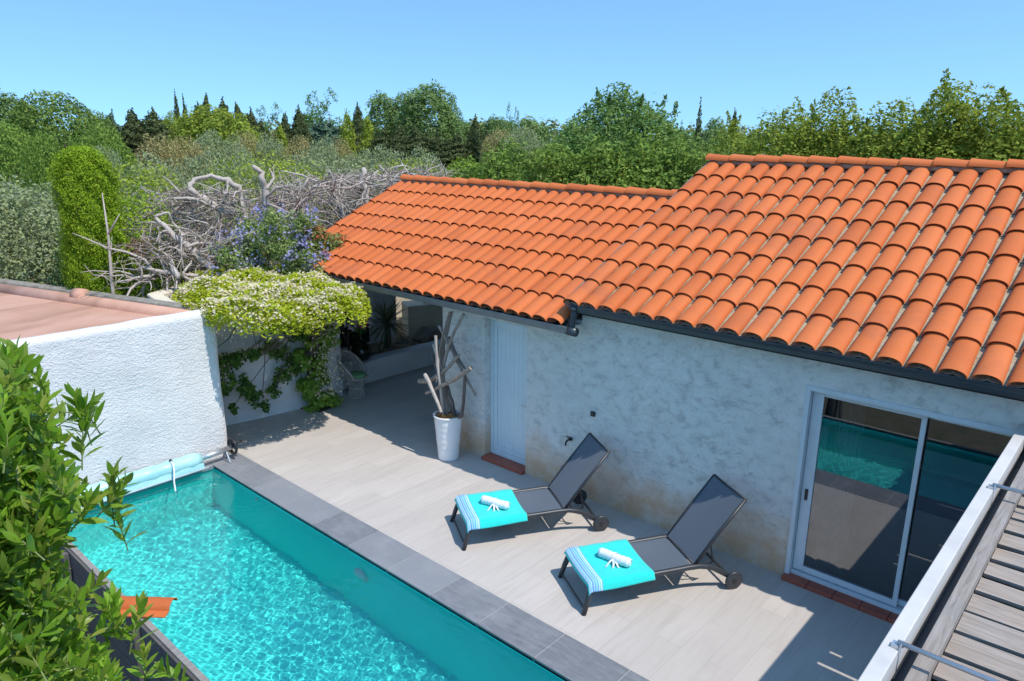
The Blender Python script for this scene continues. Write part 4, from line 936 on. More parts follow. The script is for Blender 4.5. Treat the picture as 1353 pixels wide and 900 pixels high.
# soil patch at trunk
m = MB(); m.prism([(-11.95, 7.2), (-11.45, 7.35), (-11.5, 7.75), (-11.9, 7.95)], .001, .02); tag(m.build('soil_patch', M['soil']), 'small patch of bare soil at the jasmine trunk', 'soil', kind='structure')
# purple shrub
ps = thing('purple_flowering_shrub', 'tall loose shrub with violet blue flowers behind the jasmine canopy', 'shrub', (-13.4, 7.3, 0))
bl = []; rg = np.random.default_rng(55)
for i in range(40):
    px = rg.uniform(290, 425); top = 272+max(0, (330-px))*.9+abs(px-370)*.35; py = rg.uniform(top+8, 362); q = at(px, py, 14.4+rg.uniform(-.5, .9)); bl.append((q-np.array([-13.4, 7.3, 0]), (.28, .3, .26)))
V = blob_leaves(bl, 17000, .075, .4, 56, .2, 8, .5); link('foliage', arr_mesh('c', V, 4), G['shrubp'], ps)
V = []
for b in bl:
    for _ in range(3):
        c = b[0]+unit(rg.normal(size=3))*.3+np.array([.1, -.1, .08]); n = int(rg.integers(5, 30)); pp = c+rg.normal(size=(n, 3))*.065; V.append(leaves(pp, unit(rg.normal(size=(n, 3))+[.3, -.3, .5]), .05, .9, rg=rg).reshape(-1, 3))
o = link('flowers', arr_mesh('c', np.concatenate(V), 4), G['purple'], ps); o['kind'] = 'stuff'
trunk_mb(3.0, .05, [b[0] for b in bl[:14]], 3).build('stems', M['bark'], ps, smooth=True)
# orange flowering creeper at the roof corner
pc = thing('orange_flowering_shrub', 'shrub with orange red flowers spilling over the corner of the tiled roof', 'shrub', (-12.6, 8.9, 0))
bl = []
for i in range(12):
    px = rg.uniform(405, 470); py = 335+rg.uniform(-22, 22)+(px-435)*.25; q = at(px, py, 14.6+rg.uniform(-.4, .4)); bl.append((q-np.array([-12.6, 8.9, 0]), (.2, .22, .2)))
V = blob_leaves(bl, 2600, .07, .5, 66, .2, 8, .5); link('foliage', arr_mesh('c', V, 4), G['shrubp'], pc)
V = blob_leaves(bl, 1500, .06, .8, 67, .6, 10, .35); o = link('flowers', arr_mesh('c', V, 4), G['orange'], pc); o['kind'] = 'stuff'
trunk_mb(2.7, .03, [b[0] for b in bl[:6]], 4).build('stems', M['bark'], pc, smooth=True)

# ================================================================ NEAR LAUREL (left foreground)
lau = thing('laurel_bush', 'large glossy yellow green laurel bush in the left foreground by the pool', 'laurel', (-4.6, .95, -1.3))
rg = np.random.default_rng(101)
outline = [(0, 452), (22, 455), (52, 530), (98, 520), (122, 520), (112, 560), (105, 610), (160, 612), (172, 640), (160, 690), (110, 720), (130, 745), (150, 790), (200, 800), (205, 860), (235, 890), (235, 915)]
def right_edge(py):
    return float(np.interp(py, [452, 470, 520, 560, 600, 640, 690, 720, 760, 800, 840, 880, 960], [-20, 8, 42, 62, 80, 100, 92, 66, 76, 100, 118, 150, 175]))
LV, LF, stems = [], [], MB()
def leaf_geo(base, dr, side, L_, W_, curl):
    """lanceolate folded leaf: 3 rows x 3"""
    nrm = np.cross(side, dr); vs = []
    for t, wv in ((0, .12), (.3, .85), (.55, 1.0), (.8, .6), (1, 0)):
        c = base+dr*L_*t+nrm*(-curl*L_*t*t)
        if wv == 0: vs.append(c); continue
        vs += [c-side*W_*wv*.5+nrm*.12*W_*wv, c, c+side*W_*wv*.5+nrm*.12*W_*wv]
    b = len(LV); LV.extend(vs)
    for i in range(3): LF.extend([(b+3*i, b+3*i+1, b+3*i+4, b+3*i+3), (b+3*i+1, b+3*i+2, b+3*i+5, b+3*i+4)])
    LF.extend([(b+9, b+10, b+12), (b+10, b+11, b+12)])
CB = np.array([-4.6, .95, -1.3])
def sprig(tip, dr, L_, nl, size):
    dr = unit(dr); b0 = tip-dr*L_; stems.tube([b0, tip-dr*L_*.4+rg.normal(size=3)*.006, tip], [.004, .0035, .002], 5)
    a = rg.random()*6.28; u = unit(np.cross(dr, [.3, .2, 1])); w = np.cross(dr, u)
    for k in range(nl):
        t = (k+.5)/nl; a += 2.4; rad = math.cos(a)*u+math.sin(a)*w; op = .95-.65*t
        d = unit(dr*(1-op*.55)+rad*op+np.array([0, 0, .15])); sd = unit(np.cross(d, dr)+rg.normal(size=3)*.25); s_ = size*(.75+.45*rg.random())*(1-.25*t)
        leaf_geo(b0+dr*L_*(.15+.85*t), d, unit(sd-d*np.dot(sd, d)), s_, s_*.30, rg.uniform(-.05, .25))
cnt = 0
ext = [(20, 462, 4.7), (35, 500, 4.7), (100, 525, 4.6), (52, 500, 4.6), (110, 560, 4.5), (150, 625, 4.5), (165, 640, 4.5), (120, 660, 4.4), (150, 655, 4.6), (100, 532, 4.6), (118, 535, 4.7), (20, 470, 4.5), (4, 465, 4.5), (140, 800, 4.2), (185, 800, 4.2), (190, 860, 4.1), (215, 885, 4.1), (150, 790, 4.3), (165, 835, 4.2), (130, 770, 4.3), (155, 680, 4.6)]
for px, py, D in ext: sprig(at(px, py, D)-CB, np.array([.35, .25, 1])+rg.normal(size=3)*.35, .26, 14, .145)
while cnt < 1250:
    py = rg.uniform(470, 1040); xr = right_edge(py); px = rg.uniform(-160, xr)
    e = (xr-px)/200; D = 4.25+rg.uniform(-.35, .9)+.25*max(0, .3-e)-.35*((py-450)/450)
    sprig(at(px, py, D)-CB, np.array([.2+.5*math.exp(-e*6), .1, .8])+rg.normal(size=3)*.45, .22, 13, .122); cnt += 1
me = bpy.data.meshes.new('leaves'); me.from_pydata([tuple(v) for v in LV], [], LF); me.polygons.foreach_set('use_smooth', [True]*len(me.polygons))
link('leaves', me, G['laurel'], lau); stems.build('twigs', simple('green_twig', (.16, .20, .05), .6, bs=0), lau)
m = MB()
for i in range(16):
    t = at(rg.uniform(-120, 20), rg.uniform(640, 900), 4.7)-CB; b = np.array([rg.normal()*.15, rg.normal()*.15, -.05]); m.tube([b, b*.5+t*.5+[0, 0, -.3], t], [.035, .025, .01], 7)
m.build('branches', M['bark'], lau, smooth=True)

# ================================================================ CLIPPED CYPRESS, GREEN SHRUBS, DEAD TREES
def gp(px, D, dz=0):
    q = at(px, 190, D); return np.array([q[0], q[1], dz])
def topz(px, py, D): return at(px, py, D)[2]
cy = thing('clipped_cypress', 'flat topped bright green columnar cypress behind the salmon roof', 'cypress', tuple(gp(104, 15)))
bl = [((.10*math.sin(z*2), .1*math.cos(z*3), z), (.42+.12*math.sin(min(1, z/4)*2.4), .44+.12*math.sin(min(1, z/4)*2.4), .42)) for z in np.linspace(.5, 4.45, 12)]
rg = np.random.default_rng(12); n = 105000; z = rg.uniform(.1, 4.86, n); a = rg.uniform(0, 6.2832, n)
rr = (.41+.075*np.sin(np.minimum(1, z/4.2)*2.6))*np.sqrt(np.clip(1-((z-4.25)/.62)**2*(z > 4.25), 0, 1)); rr = rr*(1+.10*np.sin(a*3+z*1.3)+.08*np.sin(z*4+a*2)+.07*np.sin(a*7-z*6)+.07*np.sin(z*9+a*5)+.05*np.sin(z*17+a*11)); rr = rr*(1-.30*rg.random(n)**1.6)+.025*rg.normal(size=n)*(1+3*(rg.random(n) > .96))
c = np.stack([rr*np.cos(a)+.05*np.sin(z*2), rr*np.sin(a), z], 1); Nn = unit(np.stack([np.cos(a), np.sin(a), .3+.9*(z > 4.3)], 1)+rg.normal(size=(n, 3))*.8)
V = leaves(c, Nn, .046, .38, T=np.array([0, 0, 1.])+rg.normal(size=(n, 3))*.5, rg=rg); link('crown', arr_mesh('c', V, 4), G['cypress'], cy)
m = MB(); m.tube([(0, 0, 0), (0, 0, 2), (0, 0, 4.2)], [.1, .08, .03], 8); m.build('trunk', M['bark'], cy)
m = MB(); q0, q1, q2 = at(148, 375, 14.2), at(143, 310, 14.3), at(135, 255, 14.4); pl_ = thing('dead_sapling', 'thin bare grey trunk leaning beside the clipped cypress', 'dead tree', (q0[0], q0[1], 0))
b_ = np.array([q0[0], q0[1], 0]); m.tube([(0, 0, 0), q0-b_, q1-b_, q2-b_], [.035, .03, .02, .008], 7); m.tube([q1-b_, q1-b_+[.2, .15, .35]], [.02, .006], 6); m.build('trunk', M['deadlimb'], pl_, smooth=True)
m = MB(); [m.tube([q1-b_+np.array([0, 0, -.3*i]), q1-b_+np.array([.12*(-1)**i, .1, .25-.3*i])], [.012, .004], 5) for i in range(4)]; m.build('side_twigs', M['twig'], pl_)
SH = [(172, 250, 15.2, 1.6, 'cypress', 'bright green bush between the clipped cypress and the dead branches', 9000, .06),
      (76, 305, 15.9, 1.0, 'pine', 'low dark green bush hugging the left foot of the clipped cypress', 4000, .06),
      (180, 215, 19, 2.6, 'lime', 'yellow green shrub above the bright bush near the dead branches', 6000, .09),
      (355, 205, 24, 5.5, 'lime', 'wide yellow green hedge shrub behind the forked dead trunk', 9000, .10),
      (445, 207, 25, 5.0, 'olive', 'sage green shrub above the middle of the dead thicket', 8000, .10),
      (530, 212, 26, 4.5, 'lime', 'mixed green shrub right of the sage shrub behind the dead thicket', 7000, .10),
      (612, 212, 27, 2.6, 'cypress', 'bright green juniper hedge at the left end of the roof ridge', 6000, .09)]
for i, (px, py, D, w, f, lab, n, lf) in enumerate(SH):
    tree('green_shrub', lab, 'shrub', gp(px, D), topz(px, py, D), w, G[f], 'round' if w > 2.5 else 'shrub', n, lf, 200+i, base=.02)
# dried flower head bush
o = link('dried_bush', arr_mesh('c', blob_leaves([(at(182, 325, 14.6), (.16, .16, .22))], 700, .05, .4, 5, .3, 8, .5), 4), foliage('dried', [(.30, .17, .09), (.42, .27, .17)], .2)); tag(o, 'small dry orange brown bush beside the dead branches', 'shrub')
def dead_tree(label, limbs, twigreg, ntw, seed, D0):
    """limbs: polylines of (px,py,D,r); twigs fill region (px0,px1,py0,py1)"""
    rg = np.random.default_rng(seed); x0 = np.mean([l[0][0] for l in limbs]); base = gp(x0, D0)
    D0 += .0; root = thing('dead_tree', label, 'dead tree', tuple(base), group='dead bare trees behind the terrace')
    m = MB(); allp = []
    for L_ in limbs:
        P_ = [at(a, b, c)-base for a, b, c, _ in L_]; R_ = [l[3] for l in L_]; pp, rr = [], []
        for i in range(len(P_)-1):
            for k in range(4):
                t = k/4; pp.append(P_[i]*(1-t)+P_[i+1]*t+rg.normal(size=3)*R_[i]*.18); rr.append((R_[i]*(1-t)+R_[i+1]*t)*.62*(1+rg.normal()*.05))
        pp.append(P_[-1]); rr.append(R_[-1]*.5); m.tube(pp, rr, 8); allp += pp
    for q_ in range(int(10+ntw/14)):
        s_ = allp[rg.integers(len(allp))] if rg.random() < .55 else at(rg.uniform(twigreg[0], twigreg[1]), rg.uniform(twigreg[2]+6, twigreg[3]), D0+rg.uniform(-.8, .3))-base
        dd = unit(np.array([rg.normal(), rg.normal(), rg.normal()*.6+.25])); L_ = rg.uniform(.5, 1.5); r_ = rg.uniform(.014, .032); pp = [s_]
        for k in range(5): dd = unit(dd+rg.normal(size=3)*.28); pp.append(pp[-1]+dd*L_/5)
        if max(q[2] for q in pp) > topz(np.mean(twigreg[:2]), twigreg[2]-12, D0): continue
        m.tube(pp, [r_, r_*.9, r_*.75, r_*.6, r_*.45, r_*.2], 6)
        for k in range(2): q = pp[rg.integers(2, 5)]; e_ = unit(dd+rg.normal(size=3)*.7)*rg.uniform(.2, .5); m.tube([q, q+e_*.5+rg.normal(size=3)*.03, q+e_], [r_*.5, r_*.35, r_*.12], 5)
    m.build('limbs', M['deadlimb'], root, smooth=True)
    m = MB(); px0, px1, py0, py1 = twigreg
    for i in range(ntw):
        px, py = rg.uniform(px0, px1), rg.uniform(py0, py1)
        s_ = at(px, py, D0+rg.uniform(-.5, 2.0))-base if rg.random() < .8 else np.array(allp[rg.integers(len(allp))])
        d = unit(np.array([rg.normal(), rg.normal(), rg.normal()*.7+.15])); L_ = rg.uniform(.3, 1.1); r_ = rg.uniform(.005, .015); pp = [s_]; dd = d
        for k in range(4): dd = unit(dd+rg.normal(size=3)*.33); pp.append(pp[-1]+dd*L_/4)
        if max(q[2] for q in pp)+base[2] > topz(px, py0, D0)+.15: continue
        m.tube(pp, [r_, r_*.9, r_*.75, r_*.55, r_*.25], 4, False)
        for k in range(2):
            q = pp[rg.integers(1, 4)]; e_ = unit(dd+rg.normal(size=3)*.8)*rg.uniform(.1, .4); m.tube([q, q+e_*.5+rg.normal(size=3)*.02, q+e_], [r_*.6, r_*.45, r_*.15], 3, False)
    m.build('twigs', M['twig'], root); return root
dead_tree('dead tree with a long pale diagonal limb rising from the cream wall', [[(283, 358, 14.3, .12), (262, 338, 14.4, .11), (240, 320, 14.5, .10), (218, 300, 14.6, .08), (205, 287, 14.7, .05)], [(205, 287, 14.7, .05), (222, 280, 14.7, .035), (230, 300, 14.8, .02)]], (200, 300, 300, 372), 420, 1, 15.2)
dead_tree('low dead stump with forked grey roots lying on the wall behind the salmon roof', [[(235, 368, 14.0, .09), (228, 352, 14.1, .07), (222, 338, 14.1, .05)], [(262, 364, 14.1, .05), (225, 362, 14.1, .06), (185, 352, 14.1, .04)], [(222, 350, 14.1, .03), (203, 335, 14.2, .025), (196, 315, 14.3, .012)], [(180, 375, 14.0, .03), (205, 362, 14.1, .02)]], (180, 250, 310, 375), 190, 2, 14.8)
dead_tree('dead tree with arching pale branches looping above the diagonal limb', [[(320, 285, 15.6, .07), (290, 278, 15.6, .10), (268, 262, 15.6, .11), (248, 250, 15.6, .08)], [(248, 250, 15.6, .08), (258, 238, 15.7, .07), (278, 232, 15.7, .06), (300, 238, 15.7, .09), (318, 252, 15.7, .08), (322, 285, 15.6, .03)], [(290, 278, 15.6, .05), (255, 262, 15.4, .05), (222, 262, 15.4, .035), (205, 280, 15.4, .02)], [(300, 238, 15.6, .03), (300, 260, 15.5, .025), (285, 275, 15.5, .02)], [(238, 255, 15.5, .04), (225, 240, 15.5, .02), (214, 232, 15.6, .01)]], (210, 330, 252, 310), 480, 3, 16.0)
dead_tree('dead tree with a thick forked trunk standing above the violet flowers', [[(352, 275, 15.5, .09), (350, 248, 15.5, .11), (346, 228, 15.5, .09), (334, 219, 15.5, .07)], [(352, 250, 15.5, .05), (362, 235, 15.6, .04), (356, 222, 15.6, .02)], [(362, 235, 15.6, .03), (362, 218, 15.6, .012)]], (325, 405, 250, 290), 130, 4, 16.4)
dead_tree('tall tangled dead tree with a Y shaped pale fork right of the violet flowers', [[(398, 300, 15.8, .07), (402, 275, 15.9, .06), (394, 258, 16, .05), (408, 236, 16, .04)], [(402, 275, 15.9, .05), (408, 255, 16, .03), (412, 248, 16, .02)], [(455, 290, 16.5, .06), (446, 262, 16.6, .06), (430, 245, 16.6, .05), (400, 232, 16.7, .035), (370, 226, 16.8, .02)]], (370, 470, 238, 335), 620, 5, 17.2)
dead_tree('dead tree with an upright grey trunk near the left slope of the roof', [[(484, 275, 17.5, .12), (482, 250, 17.6, .12), (480, 222, 17.7, .10)], [(480, 240, 17.6, .06), (500, 225, 17.8, .03)], [(525, 245, 18, .04), (500, 218, 18, .03)], [(482, 250, 17.6, .05), (455, 238, 17.6, .03), (430, 224, 17.6, .02)]], (440, 530, 232, 300), 430, 6, 18.4)
dead_tree('greyish dead brush mound just left of the lower ridge end', [[(545, 245, 20, .05), (540, 228, 20, .04), (530, 214, 20.2, .02)], [(560, 240, 20.5, .04), (556, 225, 20.5, .02)]], (510, 590, 228, 262), 330, 7, 20.5)
# small weathered panel beyond: none

# ================================================================ TREES BEHIND THE ROOFS
NEAR = [ # px, top, D, width, kind, foliage, n, leaf, label, shoots
 (618, 215, 24, 3.0, 'round', 'hedge', 8000, .11, 'lowest rounded green tree at the left end of the hedge behind the lower roof', 0),
 (672, 190, 23, 3.6, 'broad', 'hedge', 13000, .12, 'green hedge tree left of the hedge middle behind the lower roof', 0),
 (735, 196, 20, 3.4, 'broad', 'hedge', 14000, .12, 'leafy hedge tree in the middle behind the lower ridge', 0),
 (800, 192, 19, 3.2, 'broad', 'hedge', 14000, .12, 'leafy hedge tree below the tallest green tree', 0),
 (865, 182, 19, 3.4, 'broad', 'hedge', 14000, .12, 'drooping light green tree just left of the roof step', 0),
 (760, 150, 25, 3.0, 'broad', 'tall', 9000, .12, 'left shoulder crown next to the tallest green tree', 8),
 (828, 103, 27, 6.2, 'broad', 'tall', 30000, .13, 'tallest green tree rising above the lower ridge', 26),
 (918, 188, 19, 2.6, 'shrub', 'pine', 9000, .08, 'fine leaved soft green shrub tucked against the roof step', 0),
 (975, 158, 26, 3.4, 'broad', 'bright', 9000, .11, 'shorter yellow green tree at the left end above the main ridge', 8),
 (1040, 135, 24, 3.4, 'broad', 'bright', 13000, .11, 'yellow green tree with sparse top shoots, second along the main ridge', 16),
 (1100, 112, 24, 3.0, 'broad', 'bright', 13000, .11, 'yellow green tree with a tall thin shoot, third along the main ridge', 18),
 (1168, 125, 23, 3.2, 'broad', 'bright', 14000, .11, 'yellow green tree with bare upright twigs, fourth along the main ridge', 18),
 (1238, 98, 22, 3.4, 'broad', 'bright', 18000, .11, 'highest yellow green tree above the main ridge', 20),
 (1305, 112, 22, 3.4, 'broad', 'bright', 17000, .11, 'full yellow green tree second from the right edge', 18),
 (1365, 122, 21, 3.6, 'broad', 'bright', 14000, .11, 'yellow green tree cut by the right edge of the view', 14),
 (14, 225, 18.5, 4.0, 'olive', 'olive', 26000, .075, 'large silvery olive tree left of the clipped cypress', 22),
 (-55, 215, 19, 3.4, 'olive', 'olive', 9000, .075, 'silvery olive tree cut by the left edge of the view', 8),
 (75, 212, 24, 3.0, 'olive', 'olive', 7000, .09, 'silvery olive tree directly behind the clipped cypress', 6),
 (185, 232, 22, 3.6, 'olive', 'olive', 8000, .09, 'sage grey olive tree behind the bright green bush', 4)]
for i, (px, py, D, w, k, f, n, lf, lab, sh) in enumerate(NEAR):
    h = topz(px, py-(9 if 8 <= i < 15 else 0), D); tree('olive_tree' if k == 'olive' else ('leafy_shrub' if k == 'shrub' else 'leafy_tree'), lab, 'tree', gp(px, D), h, w, G[f], k, n, lf, 300+i,
        group='trees behind the roofs' if i < 15 else 'olive trees', sh=sh, base=.08)
# far tree belt: prototypes copied and scaled
PROTO = {}
def proto(key, kind, fol, n, leaf, w=.6, sh=0, base=.05, seed=1):
    PROTO[key] = (kind, fol, n, leaf, w, sh, base, seed)
proto('pine', 'round', 'pine', 11000, .030, .9); proto('dark', 'conifer', 'conifer', 9500, .032, .62); proto('blue', 'conifer', 'bluecon', 9500, .032, .62, seed=4)
proto('spire', 'spire', 'conifer', 2600, .026, .16); proto('olive', 'olive', 'olive', 9000, .030, 1.0, seed=3); proto('brown', 'round', 'olivebrown', 9000, .028, 1.0, seed=9)
proto('poplar', 'poplar', 'poplar', 8500, .026, .5, seed=6); proto('airy', 'airy', 'tall', 3600, .024, .6, seed=8); proto('broad', 'broad', 'bright', 9500, .032, .9, seed=10)
proto('lime', 'spire', 'lime', 2200, .03, .3, seed=11); proto('round', 'round', 'hedge', 9000, .032, 1.0, seed=12)
MADE = {}
FAR = [ # px, top py, width px, D, kind, label
 (-25, 128, 90, 95, 'poplar', 'poplar tree cut by the left edge at the horizon'), (14, 124, 66, 90, 'poplar', 'grey green tree at the far left just above the horizon'),
 (48, 148, 60, 85, 'pine', 'low pine between the far left tree and the big round pine'), (80, 124, 112, 70, 'pine', 'big round topped pine at the left of the horizon'),
 (125, 148, 60, 80, 'pine', 'smaller pine right behind the big round pine'),
 (10, 165, 80, 42, 'round', 'rounded olive green bush tree at the left edge below the pines'), (132, 168, 76, 45, 'round', 'rounded bush tree right of the clipped cypress top'),
 (55, 176, 60, 38, 'round', 'dark bush in front of the big round pine'),
 (155, 142, 44, 95, 'blue', 'blue grey conifer left of the white lorry'), (178, 138, 44, 92, 'dark', 'dark ragged conifer above the white lorry'), (207, 137, 40, 90, 'dark', 'dark twin conifer right of the white lorry'),
 (226, 150, 40, 92, 'broad', 'low green tree between dark conifers and the thin spires'),
 (238, 121, 12, 115, 'spire', 'tallest thin cypress spire of the left pair'), (248, 126, 10, 116, 'spire', 'shorter thin cypress spire of the left pair'),
 (266, 130, 30, 105, 'dark', 'dark conifer on the left of the tall conifer clump'), (277, 119, 34, 104, 'dark', 'highest dark conifer in the clump above the bright green tree'),
 (300, 124, 34, 104, 'dark', 'dark conifer in the middle of the clump above the bright green tree'), (318, 130, 32, 104, 'dark', 'dark conifer right of the clump above the bright green tree'),
 (334, 137, 26, 100, 'dark', 'pointed dark conifer at the right end of the clump'), (345, 152, 34, 98, 'dark', 'low dark conifer right of the bright green tree'),
 (288, 142, 110, 78, 'broad', 'broad bright green tree below the dark conifer clump'), (262, 155, 60, 80, 'broad', 'small bright green tree left of the broad bright one'),
 (360, 138, 40, 118, 'airy', 'thin see through tree right of the conifer clump'), (378, 142, 24, 98, 'dark', 'pointed dark conifer left of the paired dark cones'), (398, 134, 26, 98, 'dark', 'slender dark cone beneath the airy tree'),
 (372, 166, 24, 88, 'lime', 'small lime green cone in front of the dark conifers'),
 (432, 119, 56, 110, 'airy', 'tall airy tree with gaps against the sky'), (412, 140, 50, 112, 'airy', 'lower airy tree left of the tall airy tree'), (390, 152, 60, 108, 'blue', 'bluish tree mass beneath the airy trees'),
 (430, 152, 60, 104, 'blue', 'bluish conifer below the tall airy tree'), (474, 130, 22, 104, 'dark', 'dark cone between the airy tree and the poplars'), (460, 146, 26, 90, 'lime', 'left one of two lime green poplars'), (486, 150, 26, 90, 'lime', 'right one of two lime green poplars'),
 (508, 125, 50, 115, 'poplar', 'leftmost grey green poplar of the central stand'), (536, 124, 46, 114, 'poplar', 'second grey green poplar of the central stand'), (566, 112, 70, 110, 'poplar', 'tallest and widest poplar of the central stand'), (594, 124, 34, 112, 'poplar', 'narrow poplar at the right end of the central stand'),
 (508, 160, 36, 88, 'dark', 'dark conifer below the leftmost central poplar'), (530, 156, 40, 88, 'dark', 'dark conifer below the second central poplar'), (550, 158, 40, 87, 'dark', 'brownish dark conifer below the tallest poplar'),
 (576, 170, 46, 86, 'dark', 'wide dark conifer below the tallest poplar on its right'), (604, 168, 40, 86, 'dark', 'low dark conifer right of the central stand'), (629, 146, 24, 86, 'dark', 'pointed dark conifer standing alone right of the poplars'),
 (645, 165, 36, 84, 'dark', 'low dark conifer right of the lone pointed conifer'), (615, 160, 50, 120, 'poplar', 'low pale tree behind the lone pointed conifer'), (655, 155, 50, 118, 'poplar', 'low pale poplar left of the tufted tree'),
 (676, 139, 22, 70, 'airy', 'small tufted tree on a bare stem at the horizon'), (700, 158, 60, 100, 'poplar', 'low hazy tree right of the tufted tree'), (690, 170, 56, 60, 'olive', 'grey olive tree just left of the leafy hedge top'),
 (660, 172, 50, 72, 'brown', 'brown green rounded tree left of the grey olive'),
 (922, 133, 16, 40, 'spire', 'green pointed sapling right of the tallest green tree'), (968, 139, 18, 70, 'dark', 'single small dark spire above the shorter yellow green tree'), (945, 158, 50, 60, 'poplar', 'low green tree between the sapling and the dark spire'), (895, 160, 40, 60, 'blue', 'bluish low conifer right behind the tallest green tree'),
 (212, 180, 64, 48, 'brown', 'left rounded grey brown olive in the middle rows'), (243, 182, 60, 50, 'brown', 'second rounded grey brown olive from the left in the middle rows'), (275, 174, 52, 52, 'olive', 'green grey olive below the bright green tree'), (305, 182, 50, 52, 'olive', 'olive with an open crown right below the bright green tree'),
 (328, 175, 44, 55, 'brown', 'tawny rounded tree left of the middle rows centre'), (356, 180, 48, 54, 'olive', 'grey rounded olive in the centre of the middle rows'), (395, 181, 48, 54, 'brown', 'tawny rounded tree below the airy trees'), (426, 183, 48, 52, 'olive', 'grey olive left of the two lime poplars base'),
 (450, 184, 36, 53, 'brown', 'small tawny tree below the left lime poplar'),
 (200, 205, 80, 32, 'olive', 'broad sage olive left in the nearer row'), (262, 203, 76, 33, 'olive', 'broad sage olive second in the nearer row'), (318, 203, 70, 33, 'olive', 'broad sage olive behind the forked dead trunk'),
 (512, 196, 60, 36, 'olive', 'sage olive below the dark conifers'), (556, 198, 64, 36, 'olive', 'sage olive left of the sandy clearing'), (475, 200, 50, 37, 'olive', 'sage olive below the lime poplars'),
 (400, 200, 60, 37, 'olive', 'sage olive below the tawny trees'), (138, 196, 42, 36, 'olive', 'sage olive beside the white lorry')]
for i, (px, py, wpx, D, k, lab) in enumerate(FAR):
    kind, fol, n, leaf, w, sh, base, seed = PROTO[k]; h = topz(px, py+(9 if k in ('dark', 'blue') else 0), D)
    q = gp(px, D); depth = abs(np.dot(at(px, py, D)-CAMPOS, fw)); W = wpx*depth/F*(1.7 if k in ('dark', 'blue') else 1.15)
    key = (k, i % 2)
    if key not in MADE:
        t_ = tree('far_tree', lab, 'tree', (0, 0, 0), 1.0, w, G[fol], kind, n, leaf, seed+20*(i % 2), sh=0, base=base); MADE[key] = (t_, w)
    else: t_ = copy_tree(MADE[key][0])
    t_.name = {'pine': 'pine_tree', 'dark': 'conifer', 'blue': 'conifer', 'spire': 'cypress', 'olive': 'olive_tree', 'brown': 'olive_tree', 'poplar': 'poplar', 'airy': 'airy_tree', 'broad': 'broadleaf_tree', 'lime': 'lime_poplar', 'round': 'bush_tree'}[k]
    t_['label'] = lab; t_['category'] = 'tree'; t_['group'] = 'trees in the far belt' if D > 60 else 'olive and bush trees in the middle rows'
    t_.location = q; t_.scale = (W/w, W/w, h); t_.rotation_euler = (0, 0, (i*1.7) % 6.28)
# distant woods and scrub that read as one mass
V = []; rg = np.random.default_rng(400)
for k in range(260):
    D = rg.uniform(150, 200); px = rg.uniform(-200, 1560); hh = topz(px, rg.uniform(146, 172) if 140 < px < 760 else rg.uniform(157, 176), D); w = D/F*rg.uniform(14, 34); n = 230
    P_, Nn, rgl = lumpy(n, 900+k, 14, .7, .35, .5); c = at(px, 190, D); P_ = np.stack([c[0]+P_[:, 0]*w, c[1]+P_[:, 1]*w, hh*.5+P_[:, 2]*hh*.5], 1); V.append(leaves(P_, Nn, .85, .6, rg=rgl).reshape(-1, 3))
n = 16000; px = rg.uniform(-200, 1600, n); c = np.array([at(x, 190, 64+q) for x, q in zip(px, rg.uniform(0, 14, n))]); c[:, 2] = (2.6+.8*np.sin(px*.06))*(rg.random(n)**.6); V.append(leaves(c, unit(rg.normal(size=(n, 3))), .30, .6, rg=rg).reshape(-1, 3))
o = link('far_woods', arr_mesh('c', np.concatenate(V), 4), foliage('far_wood', [(.07, .10, .045), (.10, .13, .06), (.14, .16, .08)], .15)); tag(o, 'distant woods along the whole horizon', 'woods', kind='stuff')
V = []; n = 30000
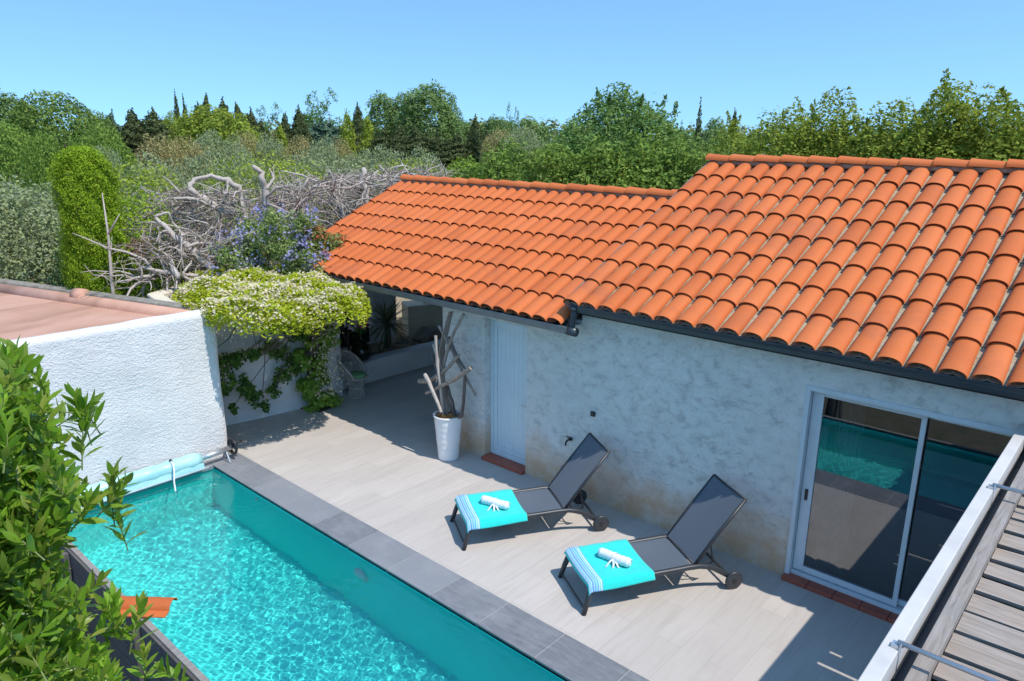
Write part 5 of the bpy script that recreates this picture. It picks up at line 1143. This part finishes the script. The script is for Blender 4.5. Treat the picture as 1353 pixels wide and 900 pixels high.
px = rg.uniform(-260, 760, n); D = rg.uniform(20, 60, n)**1.0; c = np.array([at(x, 190, d_) for x, d_ in zip(px, D)]); hh = 1.0+.9*np.sin(c[:, 0]*.9)*np.sin(c[:, 1]*.8)+.5*np.sin(c[:, 0]*2.1+c[:, 1]); c[:, 2] = np.maximum(.1, hh)*(rg.random(n)**.5)
o = link('scrub', arr_mesh('c', leaves(c, unit(rg.normal(size=(n, 3))), .22, .5, rg=rg).reshape(-1, 3), 4), G['olivebrown']); tag(o, 'rough scrub and undergrowth between the olive trees', 'scrub', kind='stuff')
# white lorry among the trees
q = gp(178, 92); vh = thing('white_lorry', 'white lorry half hidden beyond the olive trees', 'lorry', (q[0], q[1], 2.2), R(62)); vh.scale = (1.25, 1.15, 1.75)
m = MB(); m.add([(-2.4,-.95,.35),(2.5,-.95,.35),(2.5,.95,.35),(-2.4,.95,.35),(-2.4,-.9,2.3),(1.2,-.9,2.3),(1.2,.9,2.3),(-2.4,.9,2.3),(1.9,-.9,1.35),(1.9,.9,1.35),(2.5,-.9,1.1),(2.5,.9,1.1)], [(0,3,2,1),(4,5,6,7),(0,1,10,8,5,4),(3,7,6,9,11,2),(0,4,7,3),(5,8,9,6),(8,10,11,9),(1,2,11,10)]); m.build('body', M['frame'], vh, bevel=.06)
m = MB(); m.add([(1.25,-.82,2.2),(1.87,-.82,1.4),(1.87,.82,1.4),(1.25,.82,2.2)], [(0,1,2,3)]); o = m.build('windscreen', M['black'], vh); o.location = (.02, 0, .02)
for x in (-1.6, 1.7):
    for y in (-.93, .93):
        w_ = thing('wheel', None, None); w_.parent = vh; w_.location = (x, y, .35); w_.rotation_euler = (R(90), 0, 0); m = MB(); m.lathe([(0, -.1), (.3, -.1), (.34, -.06), (.34, .06), (.3, .1), (0, .1)], 20); m.build('tyre', M['black'], w_, smooth=True)
vh.location.z = 0
# ground of the sandy clearing
q = gp(600, 118); m = MB(); m.prism([(q[0]-30, q[1]-12), (q[0]+22, q[1]-26), (q[0]+30, q[1]+10), (q[0]-18, q[1]+26)], -.055, -.05)
tag(m.build('sandy_clearing', simple('sand', (.48, .38, .27), .95, scale=.4, c2=(.36, .30, .2), bs=0)), 'sandy clearing beyond the olive rows', 'clearing', kind='structure')
